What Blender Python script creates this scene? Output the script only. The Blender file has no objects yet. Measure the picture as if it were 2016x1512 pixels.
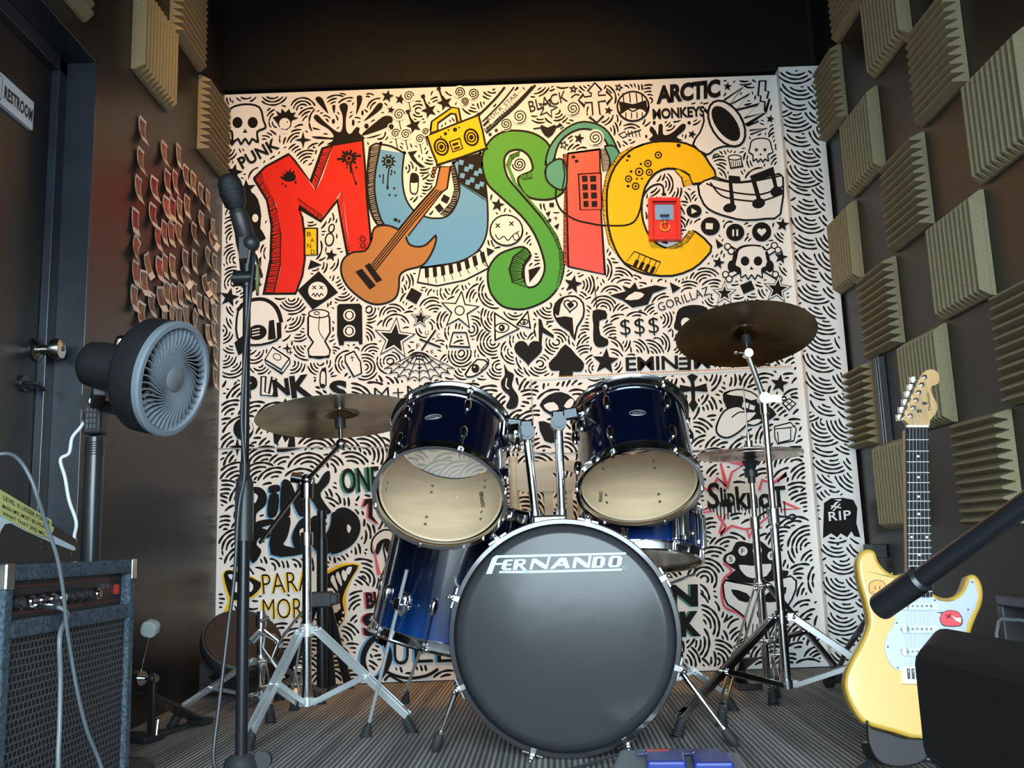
import bpy, math, random
import numpy as np
from mathutils import Vector, Matrix, Quaternion
from mathutils.geometry import tessellate_polygon
R_=random.Random(7)
PI=math.pi
sc=bpy.context.scene; COL=sc.collection
# ------------------------------------------------------------------ camera
FPX=1850.; H=.5
TH=math.atan(1850.**2/10813./FPX); RO=math.radians(2.06)
cf=Vector((0,math.cos(TH),math.sin(TH))); cu0=Vector((0,-math.sin(TH),math.cos(TH))); cr0=Vector((1,0,0))
cr=cr0*math.cos(RO)-cu0*math.sin(RO); cu=cr0*math.sin(RO)+cu0*math.cos(RO)
CAM=Vector((0,0,H))
cd=bpy.data.cameras.new('camera'); co=bpy.data.objects.new('camera',cd); COL.objects.link(co)
cd.sensor_width=36; cd.lens=FPX/2016*36; cd.clip_start=.02
co.matrix_world=Matrix(((cr.x,cu.x,-cf.x,0),(cr.y,cu.y,-cf.y,0),(cr.z,cu.z,-cf.z,H),(0,0,0,1)))
sc.camera=co
def ray(x,y): return cf+cr*((x-1008)/FPX)-cu*((y-756)/FPX)
def atY(x,y,Y): d=ray(x,y); return CAM+d*(Y/d.y)
def atX(x,y,X): d=ray(x,y); return CAM+d*(X/d.x)
def atZ(x,y,Z=0.): d=ray(x,y); return CAM+d*((Z-H)/d.z)
# ------------------------------------------------------------------ render look, sky, lights
sc.view_settings.view_transform='Standard'; sc.view_settings.look='None'
sc.view_settings.gamma=1; sc.view_settings.use_curve_mapping=False
sc.view_settings.exposure=0.30
w=bpy.data.worlds.new('daylight'); sc.world=w; w.use_nodes=True
bg=w.node_tree.nodes['Background']; bg.inputs[0].default_value=(.72,.83,1,1); bg.inputs[1].default_value=2.6
def area(name,loc,target,size,power,col,sizey=None,spread=None):
    l=bpy.data.lights.new(name,'AREA'); l.energy=power; l.color=col; l.size=size
    if sizey: l.shape='RECTANGLE'; l.size_y=sizey
    if spread: l.spread=spread
    o=bpy.data.objects.new(name,l); COL.objects.link(o); o.location=loc
    o.rotation_euler=(Vector(target)-Vector(loc)).to_track_quat('-Z','Y').to_euler(); return o
def spot(name,loc,target,power,col,ang,blend=.6,rad=.05):
    l=bpy.data.lights.new(name,'SPOT'); l.energy=power; l.color=col; l.spot_size=math.radians(ang); l.spot_blend=blend; l.shadow_soft_size=rad
    o=bpy.data.objects.new(name,l); COL.objects.link(o); o.location=loc
    o.rotation_euler=(Vector(target)-Vector(loc)).to_track_quat('-Z','Y').to_euler(); return o
# ------------------------------------------------------------------ room sizes (metres)
YB=3.705; XL=-1.17; XR=1.339; ZC=3.05; YF=-1.0
# warm ceiling spotlights aimed at the mural, daylight through the open shopfront behind the camera
spot('mural_spotlight',(.22,2.3,2.98),(.18,YB,1.55),112,(1,.50,.12),80,1.,.04)
spot('mural_spotlight',(-.5,2.3,2.98),(-.62,YB,1.62),80,(1,.50,.12),80,1.,.04)
area('street_daylight',(.1,-8.0,3.2),(.05,3.7,.4),12.0,2650,(.73,.93,1),6.0)
# ------------------------------------------------------------------ materials
MATS={}
def mat(name,col,rough=.5,metal=0.,noise=None,bump=None,emit=None,trans=0.,alpha=None,coat=0.,ior=None,sheen=0.,spec=None):
    """noise=(scale,amount,detail[,stretch xyz]) varies the base colour; bump=(scale,strength,distance)"""
    if name in MATS: return MATS[name]
    m=bpy.data.materials.new(name); m.use_nodes=True; nt=m.node_tree; b=nt.nodes['Principled BSDF']
    c=(*col,1) if len(col)==3 else col
    b.inputs['Base Color'].default_value=c; b.inputs['Roughness'].default_value=rough; b.inputs['Metallic'].default_value=metal
    b.inputs['Transmission Weight'].default_value=trans; b.inputs['Coat Weight'].default_value=coat
    b.inputs['Coat Roughness'].default_value=.05; b.inputs['Sheen Weight'].default_value=sheen
    if ior: b.inputs['IOR'].default_value=ior
    if spec is not None: b.inputs['Specular IOR Level'].default_value=spec
    if alpha is not None: b.inputs['Alpha'].default_value=alpha
    if emit: b.inputs['Emission Color'].default_value=(*emit[:3],1); b.inputs['Emission Strength'].default_value=emit[3]
    if noise or bump:
        tc=nt.nodes.new('ShaderNodeTexCoord')
    if noise:
        mp=nt.nodes.new('ShaderNodeMapping'); nt.links.new(tc.outputs['Object'],mp.inputs[0])
        if len(noise)>3: mp.inputs['Scale'].default_value=noise[3]
        n=nt.nodes.new('ShaderNodeTexNoise'); n.inputs['Scale'].default_value=noise[0]; n.inputs['Detail'].default_value=noise[2]
        nt.links.new(mp.outputs[0],n.inputs['Vector'])
        mx=nt.nodes.new('ShaderNodeMix'); mx.data_type='RGBA'; mx.clamp_factor=True
        rp=nt.nodes.new('ShaderNodeMapRange'); rp.inputs[1].default_value=.35; rp.inputs[2].default_value=.65
        nt.links.new(n.outputs['Fac'],rp.inputs[0]); nt.links.new(rp.outputs[0],mx.inputs['Factor'])
        k=noise[1]
        mx.inputs['A'].default_value=(*[max(0,v*(1-k)) for v in c[:3]],1); mx.inputs['B'].default_value=(*[min(1,v*(1+k)) for v in c[:3]],1)
        nt.links.new(mx.outputs['Result'],b.inputs['Base Color'])
    if bump:
        n2=nt.nodes.new('ShaderNodeTexNoise'); n2.inputs['Scale'].default_value=bump[0]; n2.inputs['Detail'].default_value=4
        nt.links.new(tc.outputs['Object'],n2.inputs['Vector'])
        bm=nt.nodes.new('ShaderNodeBump'); bm.inputs['Strength'].default_value=bump[1]; bm.inputs['Distance'].default_value=bump[2]
        nt.links.new(n2.outputs['Fac'],bm.inputs['Height']); nt.links.new(bm.outputs[0],b.inputs['Normal'])
    MATS[name]=m; return m
chrome=mat('chrome',(.78,.79,.80),.12,1.)
steel=mat('brushed_steel',(.50,.51,.52),.28,1.)
blackmetal=mat('black_metal',(.018,.019,.021),.32,0.,coat=.3)
blackplastic=mat('black_plastic',(.02,.021,.023),.45)
rubber=mat('black_rubber',(.022,.023,.025),.7)
# ------------------------------------------------------------------ mesh builder
class MB:
    def __init__(s): s.v=[]; s.f=[]; s.m=[]; s.s=[]; s.cur=0; s.smooth=False
    def add(s,vs,fs,mi=None,smooth=None):
        o=len(s.v); s.v+= [tuple(v) for v in vs]
        mi=s.cur if mi is None else mi; sm=s.smooth if smooth is None else smooth
        for f in fs: s.f.append(tuple(i+o for i in f)); s.m.append(mi); s.s.append(sm)
        return s
    def box(s,c,size,rot=None,mi=None):
        hx,hy,hz=[k/2 for k in size]; vs=[Vector((x,y,z)) for x in(-hx,hx) for y in(-hy,hy) for z in(-hz,hz)]
        if rot is not None: vs=[rot@v for v in vs]
        c=Vector(c); return s.add([v+c for v in vs],[(0,1,3,2),(4,6,7,5),(0,4,5,1),(2,3,7,6),(0,2,6,4),(1,5,7,3)],mi,False)
    def bar(s,p0,p1,wd,th,upv=(0,0,1),mi=None):
        """rectangular bar from p0 to p1: wd across, th along upv"""
        p0=Vector(p0);p1=Vector(p1);z=(p1-p0);L=z.length;z.normalize();x=z.cross(Vector(upv));
        if x.length<1e-4: x=z.cross(Vector((1,0,0)))
        x.normalize(); y=x.cross(z); rot=Matrix((x,y,z)).transposed(); return s.box((p0+p1)/2,(wd,th,L),rot,mi)
    def frame(s,ax):
        z=Vector(ax).normalized(); x=z.orthogonal().normalized(); return x,z.cross(x),z
    def cyl(s,p0,p1,r0,r1=None,n=16,mi=None,caps=True,smooth=True):
        r1=r0 if r1 is None else r1; return s.lathe([(r0,0),(r1,(Vector(p1)-Vector(p0)).length)],p0,Vector(p1)-Vector(p0),n,mi,caps,smooth)
    def lathe(s,prof,org,axis,n=32,mi=None,caps=False,smooth=True):
        org=Vector(org); x,y,z=s.frame(axis); vs=[];fs=[]
        cs=[(math.cos(2*PI*k/n),math.sin(2*PI*k/n)) for k in range(n)]
        for r,h in prof:
            for c,t in cs: vs.append(org+x*(r*c)+y*(r*t)+z*h)
        for i in range(len(prof)-1):
            for k in range(n): a=i*n+k;b=i*n+(k+1)%n; fs.append((a,b,b+n,a+n))
        s.add(vs,fs,mi,smooth)
        if caps:
            o=len(vs); s.add(vs[:n],[tuple(range(n-1,-1,-1))],mi,False); s.add(vs[-n:],[tuple(range(n))],mi,False)
        return s
    def tube(s,pts,r,n=10,mi=None,closed=False,smooth_path=0,caps=True):
        P=[Vector(p) for p in pts]
        if smooth_path: P=crs(P,smooth_path,closed)
        N=len(P); rr=r if isinstance(r,(list,tuple)) else [r]*N
        if len(rr)!=N: rr=[rr[min(len(rr)-1,int(i*len(rr)/N))] for i in range(N)]
        vs=[];fs=[]; px=None
        for i in range(N):
            a=P[i-1] if (i>0 or closed) else P[i]; b=P[(i+1)%N] if (i<N-1 or closed) else P[i]
            t=(b-a); t=t.normalized() if t.length>1e-9 else Vector((0,0,1))
            if px is None: px=t.orthogonal().normalized()
            px=(px-t*px.dot(t)); px=px.normalized() if px.length>1e-6 else t.orthogonal().normalized()
            py=t.cross(px)
            for k in range(n): vs.append(P[i]+px*(rr[i]*math.cos(2*PI*k/n))+py*(rr[i]*math.sin(2*PI*k/n)))
        for i in range(N if closed else N-1):
            for k in range(n):
                a=i*n+k;b=i*n+(k+1)%n;c=((i+1)%N)*n+(k+1)%n;d=((i+1)%N)*n+k; fs.append((a,b,c,d))
        if not closed and caps: fs+=[tuple(range(n-1,-1,-1)),tuple(range((N-1)*n,N*n))]
        return s.add(vs,fs,mi,True)
    def ring(s,c,axis,R,r,n=48,m=10,mi=None,arc=None):
        x,y,z=s.frame(axis); c=Vector(c); a0,a1=arc or (0,2*PI)
        pts=[c+x*(R*math.cos(a0+(a1-a0)*k/n))+y*(R*math.sin(a0+(a1-a0)*k/n)) for k in range(n+(1 if arc else 0))]
        return s.tube(pts,r,m,mi,closed=not arc)
    def ball(s,c,r,n=16,m=10,mi=None,sc=(1,1,1),rot=None):
        c=Vector(c); vs=[];fs=[]
        for i in range(m+1):
            a=PI*i/m
            for k in range(n):
                b=2*PI*k/n; v=Vector((r*sc[0]*math.sin(a)*math.cos(b),r*sc[1]*math.sin(a)*math.sin(b),r*sc[2]*math.cos(a)))
                if rot is not None: v=rot@v
                vs.append(c+v)
        for i in range(m):
            for k in range(n): a=i*n+k;b=i*n+(k+1)%n; fs.append((a,b,b+n,a+n))
        return s.add(vs,fs,mi,True)
    def prism(s,poly,org,ex,ey,depth,mi=None,bevel=0.,smooth=False,round_=0.):
        """polygon in the (ex,ey) plane, from org backwards along -(ex x ey) by depth"""
        org=Vector(org);ex=Vector(ex);ey=Vector(ey);nz=ex.cross(ey).normalized()
        P=[Vector((p[0],p[1],0)) for p in poly]
        if sum(P[i].x*P[(i+1)%len(P)].y-P[(i+1)%len(P)].x*P[i].y for i in range(len(P)))<0: P.reverse()
        tri=tessellate_polygon([P]); n=len(P)
        def lift(q,h): return org+ex*q.x+ey*q.y+nz*h
        rings=[]
        if round_>0:
            K=5
            for j in range(K+1):
                a=PI/2*j/K; rings.append((round_*(1-math.sin(a)) ,-round_*(1-math.cos(a))))   # inset, height
            rings.reverse(); rings=[(i_,h_) for i_,h_ in rings]
            top=[(round_*(1-math.cos(PI/2*(1-j/K))),-round_*(1-math.sin(PI/2*(1-j/K)))) for j in range(K+1)]
            prof=top+[(i_,-depth-h_) for i_,h_ in reversed(top)]
        else: prof=[(0,0),(0,-depth)]
        nrm=[]
        for i in range(n):
            a=P[i-1];b=P[i];c=P[(i+1)%n]; d1=(b-a).normalized() if (b-a).length>0 else Vector((1,0,0)); d2=(c-b).normalized() if (c-b).length>0 else d1
            t=d1+d2; t=t.normalized() if t.length>1e-6 else d1; nrm.append(Vector((-t.y,t.x,0)))
        vs=[]
        for ins,h in prof:
            for i in range(n): vs.append(lift(P[i]+nrm[i]*ins,h))
        fs=[]
        for j in range(len(prof)-1):
            for i in range(n): a=j*n+i;b=j*n+(i+1)%n; fs.append((a,a+n,b+n,b))
        s.add(vs,fs,mi,smooth or round_>0)
        L=(len(prof)-1)*n
        tops=[]; 
        for t in tri:
            a,b,c=[P[k] for k in t]
            cw=((b-a).cross(c-a)).z<0
            tops.append(tuple(reversed(t)) if cw else tuple(t))
        s.add(vs[:n],tops,mi,False); s.add(vs[L:],[tuple(reversed(t)) for t in tops],mi,False)
        return s
    def build(s,name,mats,parent=None,org=None,bevel=None):
        me=bpy.data.meshes.new(name)
        if org is None: org=parent.matrix_world_loc if False else (Vector(parent['_org']) if parent is not None and '_org' in parent else Vector((0,0,0)))
        me.from_pydata([(v[0]-org[0],v[1]-org[1],v[2]-org[2]) for v in s.v],[],s.f)
        if not isinstance(mats,(list,tuple)): mats=[mats]
        for m in mats: me.materials.append(m)
        me.polygons.foreach_set('material_index',s.m); me.polygons.foreach_set('use_smooth',s.s); me.update()
        if any(s.s): me.set_sharp_from_angle(angle=math.radians(38))
        o=bpy.data.objects.new(name,me); COL.objects.link(o)
        if parent is not None:
            o.parent=parent
            if '_org' in parent: pass
            o['_org']=tuple(org)
        else:
            o.location=org; o['_org']=tuple(org)
        if bevel:
            b=o.modifiers.new('bevel','BEVEL'); b.width=bevel; b.segments=2; b.limit_method='ANGLE'; b.angle_limit=math.radians(40)
        return o
def crs(P,k,closed=False):
    """Catmull-Rom subdivision of a list of vectors"""
    out=[];N=len(P)
    rng=N if closed else N-1
    for i in range(rng):
        p1=P[i];p2=P[(i+1)%N]
        p0=P[i-1] if (closed or i>0) else p1; p3=P[(i+2)%N] if (closed or i<N-2) else p2
        for j in range(k):
            t=j/k; out.append(.5*((2*p1)+(p2-p0)*t+(2*p0-5*p1+4*p2-p3)*t*t+(3*p1-p0-3*p2+p3)*t*t*t))
    if not closed: out.append(P[-1])
    return out
def thing(name,label,cat,loc=(0,0,0),group=None,rot=None):
    o=bpy.data.objects.new(name,None); COL.objects.link(o); o.location=loc; o.empty_display_size=.05
    if rot is not None: o.rotation_euler=rot
    o['label']=label; o['category']=cat; o['_org']=tuple(loc)
    if group: o['group']=group
    return o
def tag(o,label,cat,group=None):
    o['label']=label; o['category']=cat
    if group: o['group']=group
    return o
def struct(o): o['kind']='structure'; return o
def dup(root,loc,rot,label,group=None):
    def cp(o,par):
        c=o.copy(); COL.objects.link(c)
        if par: c.parent=par
        for ch in [q for q in bpy.data.objects if q.parent==o]: cp(ch,c)
        return c
    r=root.copy(); COL.objects.link(r)
    for ch in list(CH.get(root.name,[])):
        c=ch.copy(); COL.objects.link(c); c.parent=r
    r.location=loc; r.rotation_euler=rot; r['label']=label
    if group: r['group']=group
    return r
CH={}
# text outlines from the built-in font, as 2D triangles (cached)
TXT={}
def glyphs(s,bold=0.,sp=1.):
    k=(s,bold,sp)
    if k in TXT: return TXT[k]
    cu_=bpy.data.curves.new('t','FONT'); cu_.body=s; cu_.size=1; cu_.offset=bold; cu_.resolution_u=3; cu_.space_character=sp
    o=bpy.data.objects.new('t',cu_); COL.objects.link(o)
    dg=bpy.context.evaluated_depsgraph_get(); me=o.evaluated_get(dg).to_mesh()
    V=[(v.co.x,v.co.y) for v in me.vertices]; F=[tuple(p.vertices) for p in me.polygons]
    o.evaluated_get(dg).to_mesh_clear(); bpy.data.objects.remove(o); bpy.data.curves.remove(cu_)
    x0=min(v[0] for v in V);x1=max(v[0] for v in V);y0=min(v[1] for v in V);y1=max(v[1] for v in V)
    V=[((x-x0)/(x1-x0),(y-y0)/(y1-y0)) for x,y in V]
    TXT[k]=(V,F,(x1-x0)/(y1-y0)); return TXT[k]
# ------------------------------------------------------------------ painted wall art (real paint layers on the boards)
INK=0;WHT=1;RED=2;BLU=3;GRN=4;YEL=5;BRN=6;TEA=7;NIN=8;LBL=9;PNK=10;GRY=11;RD2=12
paint=[mat('ink_paint',(.007,.006,.0055),.6,spec=.15),mat('board_white',(.83,.82,.80),.6,spec=.2),mat('red_paint',(.74,.020,.010),.5,spec=.2),mat('blue_paint',(.12,.36,.66),.5,spec=.2),
 mat('green_paint',(.065,.34,.045),.5,spec=.2),mat('yellow_paint',(.92,.55,.005),.5,spec=.2),mat('brown_paint',(.44,.19,.055),.5,spec=.2),mat('teal_paint',(.075,.34,.26),.5,spec=.2),
 mat('dark_green_paint',(.01,.17,.07),.45),mat('sky_blue_paint',(.09,.34,.66),.45),mat('rose_paint',(.70,.06,.09),.45),mat('grey_paint',(.33,.31,.29),.5),mat('coral_paint',(.80,.06,.05),.45)]
class Canvas:
    def __init__(s,Y,x0,x1,y0,y1,clip):
        s.Y=Y; s.mb=MB(); s.mask=np.zeros((756,1008),bool); s.n=0; s.T=(0,0,1); s.clip=clip
    def p(s,x,y): return (s.T[0]+x/s.T[2], s.T[1]+y/s.T[2])
    def to3(s,x,y,l): 
        q=atY(x,y,s.Y); return (q.x,s.Y-l,q.z)
    def lay(s): s.n+=1; return .0004+s.n*4e-6
    def poly(s,P,mi,mask=True,tri=None):
        l=s.lay()
        if tri is None: tri=tessellate_polygon([[Vector((a,b,0)) for a,b in P]])
        vs=[s.to3(a,b,l) for a,b in P]; fs=[]
        for t in tri:
            a,b,c=[P[k] for k in t[:3]]
            fs.append(tuple(t) if (b[0]-a[0])*(c[1]-a[1])-(b[1]-a[1])*(c[0]-a[0])<0 else tuple(reversed(t)))
        fs=[f for f in fs if len(set(f))>2]
        s.mb.add(vs,fs,mi,False)
        if mask: s.rast(P)
    def rast(s,P):
        Q=[(a/2,b/2) for a,b in P]; ys=[q[1] for q in Q]
        for y in range(max(0,int(min(ys))),min(755,int(max(ys))+1)+1):
            xs=[]
            for i in range(len(Q)):
                (ax,ay),(bx,by)=Q[i-1],Q[i]
                if (ay<=y+.5)!=(by<=y+.5): xs.append(ax+(y+.5-ay)*(bx-ax)/(by-ay))
            xs.sort()
            for i in range(0,len(xs)-1,2): s.mask[y,max(0,int(xs[i])):max(0,int(xs[i+1])+1)]=True
    def sm(s,P,k,closed): return [(v.x,v.y) for v in crs([Vector((a,b,0)) for a,b in P],k,closed)]
    def F(s,P,mi=0,k=4,o=0,oc=0,mask=True):
        """filled shape (k smoothing), optional outline width o in px"""
        P=[s.p(*q) for q in P]
        if k>1: P=s.sm(P,k,True)
        s.poly(P,mi,mask)
        if o: s.st(P+[P[0],P[1]],o,oc,mask)
        return P
    def st(s,P,wd,mi=0,mask=True):
        wd*=1.22; h=wd/2; L=[];Rr=[];n=len(P)
        ws=wd if not isinstance(wd,(list,tuple)) else None
        for i in range(n):
            a=P[max(0,i-1)];b=P[min(n-1,i+1)]; dx,dy=b[0]-a[0],b[1]-a[1]; d=math.hypot(dx,dy) or 1
            nx,ny=-dy/d*h,dx/d*h
            if 0<i<n-1:
                p=P[i]; d1=math.atan2(p[1]-a[1],p[0]-a[0]); d2=math.atan2(b[1]-p[1],b[0]-p[0]); c=math.cos((d2-d1)/2)
                m=1/max(.45,abs(c)); nx*=m; ny*=m
            L.append((P[i][0]+nx,P[i][1]+ny)); Rr.append((P[i][0]-nx,P[i][1]-ny))
        l=s.lay(); vs=[s.to3(a,b,l) for a,b in L]+[s.to3(a,b,l) for a,b in Rr]
        s.mb.add(vs,[(i,i+1,n+i+1,n+i) for i in range(n-1)],mi,False)
        if mask:
            for i in range(n-1):
                d=math.hypot(P[i+1][0]-P[i][0],P[i+1][1]-P[i][1]); K=int(d/1.5)+1
                for j in range(K+1):
                    x=(P[i][0]+(P[i+1][0]-P[i][0])*j/K)/2; y=(P[i][1]+(P[i+1][1]-P[i][1])*j/K)/2; r=max(0,int(h/2))
                    if 1<=y<754 and 1<=x<1006: s.mask[int(y)-r:int(y)+r+1,int(x)-r:int(x)+r+1]=True
    def S(s,P,wd=3,mi=0,k=4,mask=True,closed=False):
        P=[s.p(*q) for q in P]
        if k>1: P=s.sm(P,k,closed)
        if closed: P=P+[P[0]]
        s.st(P,wd,mi,mask)
    def ell(s,cx,cy,rx,ry=None,mi=0,rot=0,o=0,oc=0,mask=True,n=20):
        ry=rx if ry is None else ry; c,t=math.cos(rot),math.sin(rot)
        P=[(cx+rx*math.cos(a)*c-ry*math.sin(a)*t,cy+rx*math.cos(a)*t+ry*math.sin(a)*c) for a in [2*PI*i/n for i in range(n)]]
        P=[s.p(*q) for q in P]
        if mi is not None: s.poly(P,mi,mask)
        if o: s.st(P+[P[0],P[1]],o,oc,mask)
    def ring(s,cx,cy,rx,ry=None,wd=2,mi=0,rot=0): s.ell(cx,cy,rx,ry,None,rot,wd,mi)
    def star(s,cx,cy,r,rot=0,mi=0,o=0,out=None,inner=.42):
        if out is not None:
            s.star(cx,cy,r*out,rot,0,inner=inner); s.star(cx,cy,r*(out-.1)-2,rot,1,inner=inner)
        P=[(cx+(r if i%2==0 else r*inner)*math.sin(rot+PI*i/5),cy-(r if i%2==0 else r*inner)*math.cos(rot+PI*i/5)) for i in range(10)]
        if o: s.S(P+[P[0]],o,0,1)
        else: s.F(P,mi,1)
    def sparkle(s,cx,cy,r,mi=0):
        s.F([(cx+(r if i%2==0 else r*.28)*math.sin(PI*i/4),cy-(r if i%2==0 else r*.28)*math.cos(PI*i/4)) for i in range(8)],mi,1)
    def box(s,cx,cy,wd,h,rot=0,mi=0,o=0):
        c,t=math.cos(rot),math.sin(rot); P=[(cx+a*wd/2*c-b*h/2*t,cy+a*wd/2*t+b*h/2*c) for a,b in((-1,-1),(1,-1),(1,1),(-1,1))]
        s.F(P,mi,1,o)
    def heart(s,cx,cy,r,rot=0,mi=0,o=0):
        P=[]
        for i in range(24):
            a=2*PI*i/24; x=16*math.sin(a)**3/16*r; y=-(13*math.cos(a)-5*math.cos(2*a)-2*math.cos(3*a)-math.cos(4*a))/16*r
            P.append((cx+x*math.cos(rot)-y*math.sin(rot),cy+x*math.sin(rot)+y*math.cos(rot)))
        s.F(P,mi,1,o)
    def text(s,t,x0,y0,x1,y1,h,mi=0,bold=0.,shear=0.,mask=True,sp=1.):
        """text on the baseline (x0,y0)-(x1,y1), letter height h upward, fitted to the length"""
        V,Fc,asp=glyphs(t,bold,sp); dx,dy=x1-x0,y1-y0; d=math.hypot(dx,dy); ux,uy=dy/d*h,-dx/d*h
        P=[s.p(x0+dx*(u+shear*v)+ux*v,y0+dy*(u+shear*v)+uy*v) for u,v in V]
        l=s.lay(); s.mb.add([s.to3(a,b,l) for a,b in P],[tuple(reversed(f)) for f in Fc],mi,False)
        if mask: s.rast([s.p(x0,y0),s.p(x1,y1),s.p(x1+ux,y1+uy),s.p(x0+ux,y0+uy)])
    def hatch(s,A,B,n,base=0,col=2,wd=1.6):
        A=[s.p(*q) for q in A];B=[s.p(*q) for q in B]
        s.poly(A+B[::-1],base)
        def at(P,t):
            L=[0]
            for i in range(1,len(P)): L.append(L[-1]+math.hypot(P[i][0]-P[i-1][0],P[i][1]-P[i-1][1]))
            d=t*L[-1]
            for i in range(1,len(P)):
                if d<=L[i]+1e-9: u=(d-L[i-1])/((L[i]-L[i-1]) or 1); return (P[i-1][0]+(P[i][0]-P[i-1][0])*u,P[i-1][1]+(P[i][1]-P[i-1][1])*u)
            return P[-1]
        rr=random.Random(3)
        for i in range(n):
            t=(i+.5)/n; a=at(A,t); b=at(B,min(1,max(0,t+rr.uniform(-.4,.4)/n)))
            a=(a[0]+(b[0]-a[0])*.12,a[1]+(b[1]-a[1])*.12); b=(b[0]+(a[0]-b[0])*rr.uniform(.1,.25),b[1]+(a[1]-b[1])*.15)
            s.st([a,b],wd,col,False)
    def spiral(s,cx,cy,r,turns=2.2,wd=2.2,rot=0):
        s.ell(cx,cy,r+2,r+2,1); n=int(turns*12)
        s.S([(cx+r*(.1+.9*i/n)*math.cos(rot+2*PI*turns*i/n),cy+r*(.1+.9*i/n)*math.sin(rot+2*PI*turns*i/n)) for i in range(n+1)],wd,0,1)
    def finish(s,name,org,fan,front,seed=1):
        """the background of stacked arcs, kept clear of the motifs"""
        m=s.mask.copy()
        for _ in range(2):
            q=m.copy(); q[1:]|=m[:-1]; q[:-1]|=m[1:]; q[:,1:]|=m[:,:-1]; q[:,:-1]|=m[:,1:]; m=q
        C=fan(random.Random(seed)); A=np.array(C,float)   # cx,cy,R,dir,half,spacing,width
        N=len(C); vs=[];fs=[];rr=random.Random(seed+5); nl=0
        for i in range(N):
            cx,cy,R,dr,ha,spc,wd=C[i]; B=A[i+1:]; B=B[(np.abs(B[:,0]-cx)<R+B[:,2])&(np.abs(B[:,1]-cy)<R+B[:,2])]
            k=int(R/spc)
            for j in range(1,k+1):
                r=j*spc; n=max(4,int(2*ha*r/3.2)); a=dr-ha+np.arange(n+1)/n*2*ha
                rj=r+np.sin(a*2+cx)*.6
                x=cx+rj*np.cos(a); y=cy+rj*np.sin(a); ok=s.clip(x,y)
                ok&=~m[np.clip((y/2).astype(int),0,755),np.clip((x/2).astype(int),0,1007)]
                if len(B):
                    dx=x[:,None]-B[None,:,0]; dy=y[:,None]-B[None,:,1]; d=np.hypot(dx,dy)
                    da=np.abs((np.arctan2(dy,dx)-B[None,:,3]+PI)%(2*PI)-PI)
                    ok&=~((d<B[None,:,2]+B[None,:,5]*.2)&(da<B[None,:,4]+.05)).any(1)
                i0=0
                while i0<=n:
                    if not ok[i0]: i0+=1; continue
                    i1=i0
                    while i1<n and ok[i1+1]: i1+=1
                    if i1-i0>=2:
                        ii=list(range(i0,i1+1))
                        if rr.random()<.15 and len(ii)>9: ii=ii[:-2]
                        h=wd/2; o=len(vs); c=len(ii)
                        for q,t in enumerate(ii):
                            hh=h*(.45 if q in(0,c-1) else 1)*(1+.18*math.sin(q*.9+j)); vs.append((cx+(rj[t]+hh)*math.cos(a[t]),cy+(rj[t]+hh)*math.sin(a[t]))); vs.append((cx+(rj[t]-hh)*math.cos(a[t]),cy+(rj[t]-hh)*math.sin(a[t])))
                        fs+=[(o+2*q,o+2*q+1,o+2*q+3,o+2*q+2) for q in range(c-1)]
                    i0=i1+1
        s.mb.add([s.to3(x,y,.0002) for x,y in vs],fs,0,False)
        return s.mb
# --- the main boards
YM=YB-.006
def inmain(x,y):
    xl=443-18*(y-185)/1035; xr=1519+(y-148)*.0895; yt=189-(x-441)*.0352; yb=1374-x*.0409+2
    return (x>xl+3)&(x<xr-3)&(y>yt+3)&(y<yb-5)
M=Canvas(YM,0,0,0,0,inmain)
def main_fans(rr):
    L=[]; y=130; k=0
    while y<1400:
        lo=y>735; st=29 if not lo else 40; k+=1
        x=410+(k%2)*st/2
        while x<1660:
            l2=lo or (x>1330 and y>600); R=rr.uniform(40,52) if l2 else rr.uniform(27,36)
            if l2: R*=1 if lo else .85
            ph=70*math.sin(x/88+1.3)+60*math.sin(y/97+x/170)+55*math.sin((x+y)/75)+rr.uniform(-20,20)+(y*1.1 if l2 else 0)+(-900 if l2 else 0)
            L.append((ph,x+rr.uniform(-7,7),y+rr.uniform(-7,7),R,0,PI,8.4 if l2 else 6.4,4.5 if l2 else 3.5)); x+=st
        y+=st*.78
    L.sort(); return [q[1:] for q in L]
# M
M.T=(420,130,3.024)
M.hatch([(285,630),(345,760),(390,880),(405,1000),(405,1180),(365,1350)],[(240,670),(320,800),(345,950),(340,1150),(300,1350)],64)
M.hatch([(715,470),(610,745)],[(650,490),(580,690)],24); M.hatch([(500,785),(655,890)],[(515,845),(640,925)],16); M.hatch([(765,740),(790,950),(815,1105)],[(738,800),(765,950),(797,1115)],34)
M.F([(310,600),(450,525),(482,560),(610,745),(650,660),(715,470),(890,440),(903,600),(915,800),(935,1000),(938,1070),(905,1102),(815,1108),(800,1000),(765,740),(715,820),(655,892),(500,785),(530,880),(547,1050),(545,1150),(530,1250),(490,1350),(365,1352),(402,1200),(405,1000),(375,830),(300,680),(285,630)],RED,1)
M.S([(240,670),(310,600),(450,525),(482,560),(580,690),(650,490),(715,470),(890,440),(903,600),(915,800),(935,1000),(940,1070),(905,1104),(797,1117),(765,950),(738,800),(640,925),(510,840),(530,900),(547,1050),(545,1150),(530,1250),(490,1355),(300,1357),(340,1150),(347,950),(320,800),(240,670)],3.6,0,1)
M.F([(405,670),(400,655),(425,660),(405,635),(432,645),(430,615),(445,635),(460,603),(462,635),(485,620),(480,645),(493,652),(485,680),(455,690),(430,685)],0,2)
for a,b,r in((413,702,6),(490,692,8),(432,715,7)): M.ell(a,b,r*.8,r*1.3,0,n=8)
for k in range(12): a=2*PI*k/12+.3; M.S([(808+20*math.cos(a),545+20*math.sin(a)),(808+(46+14*(k%3))*math.cos(a),545+(40+9*(k%2))*math.sin(a))],4,0,1)
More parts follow.
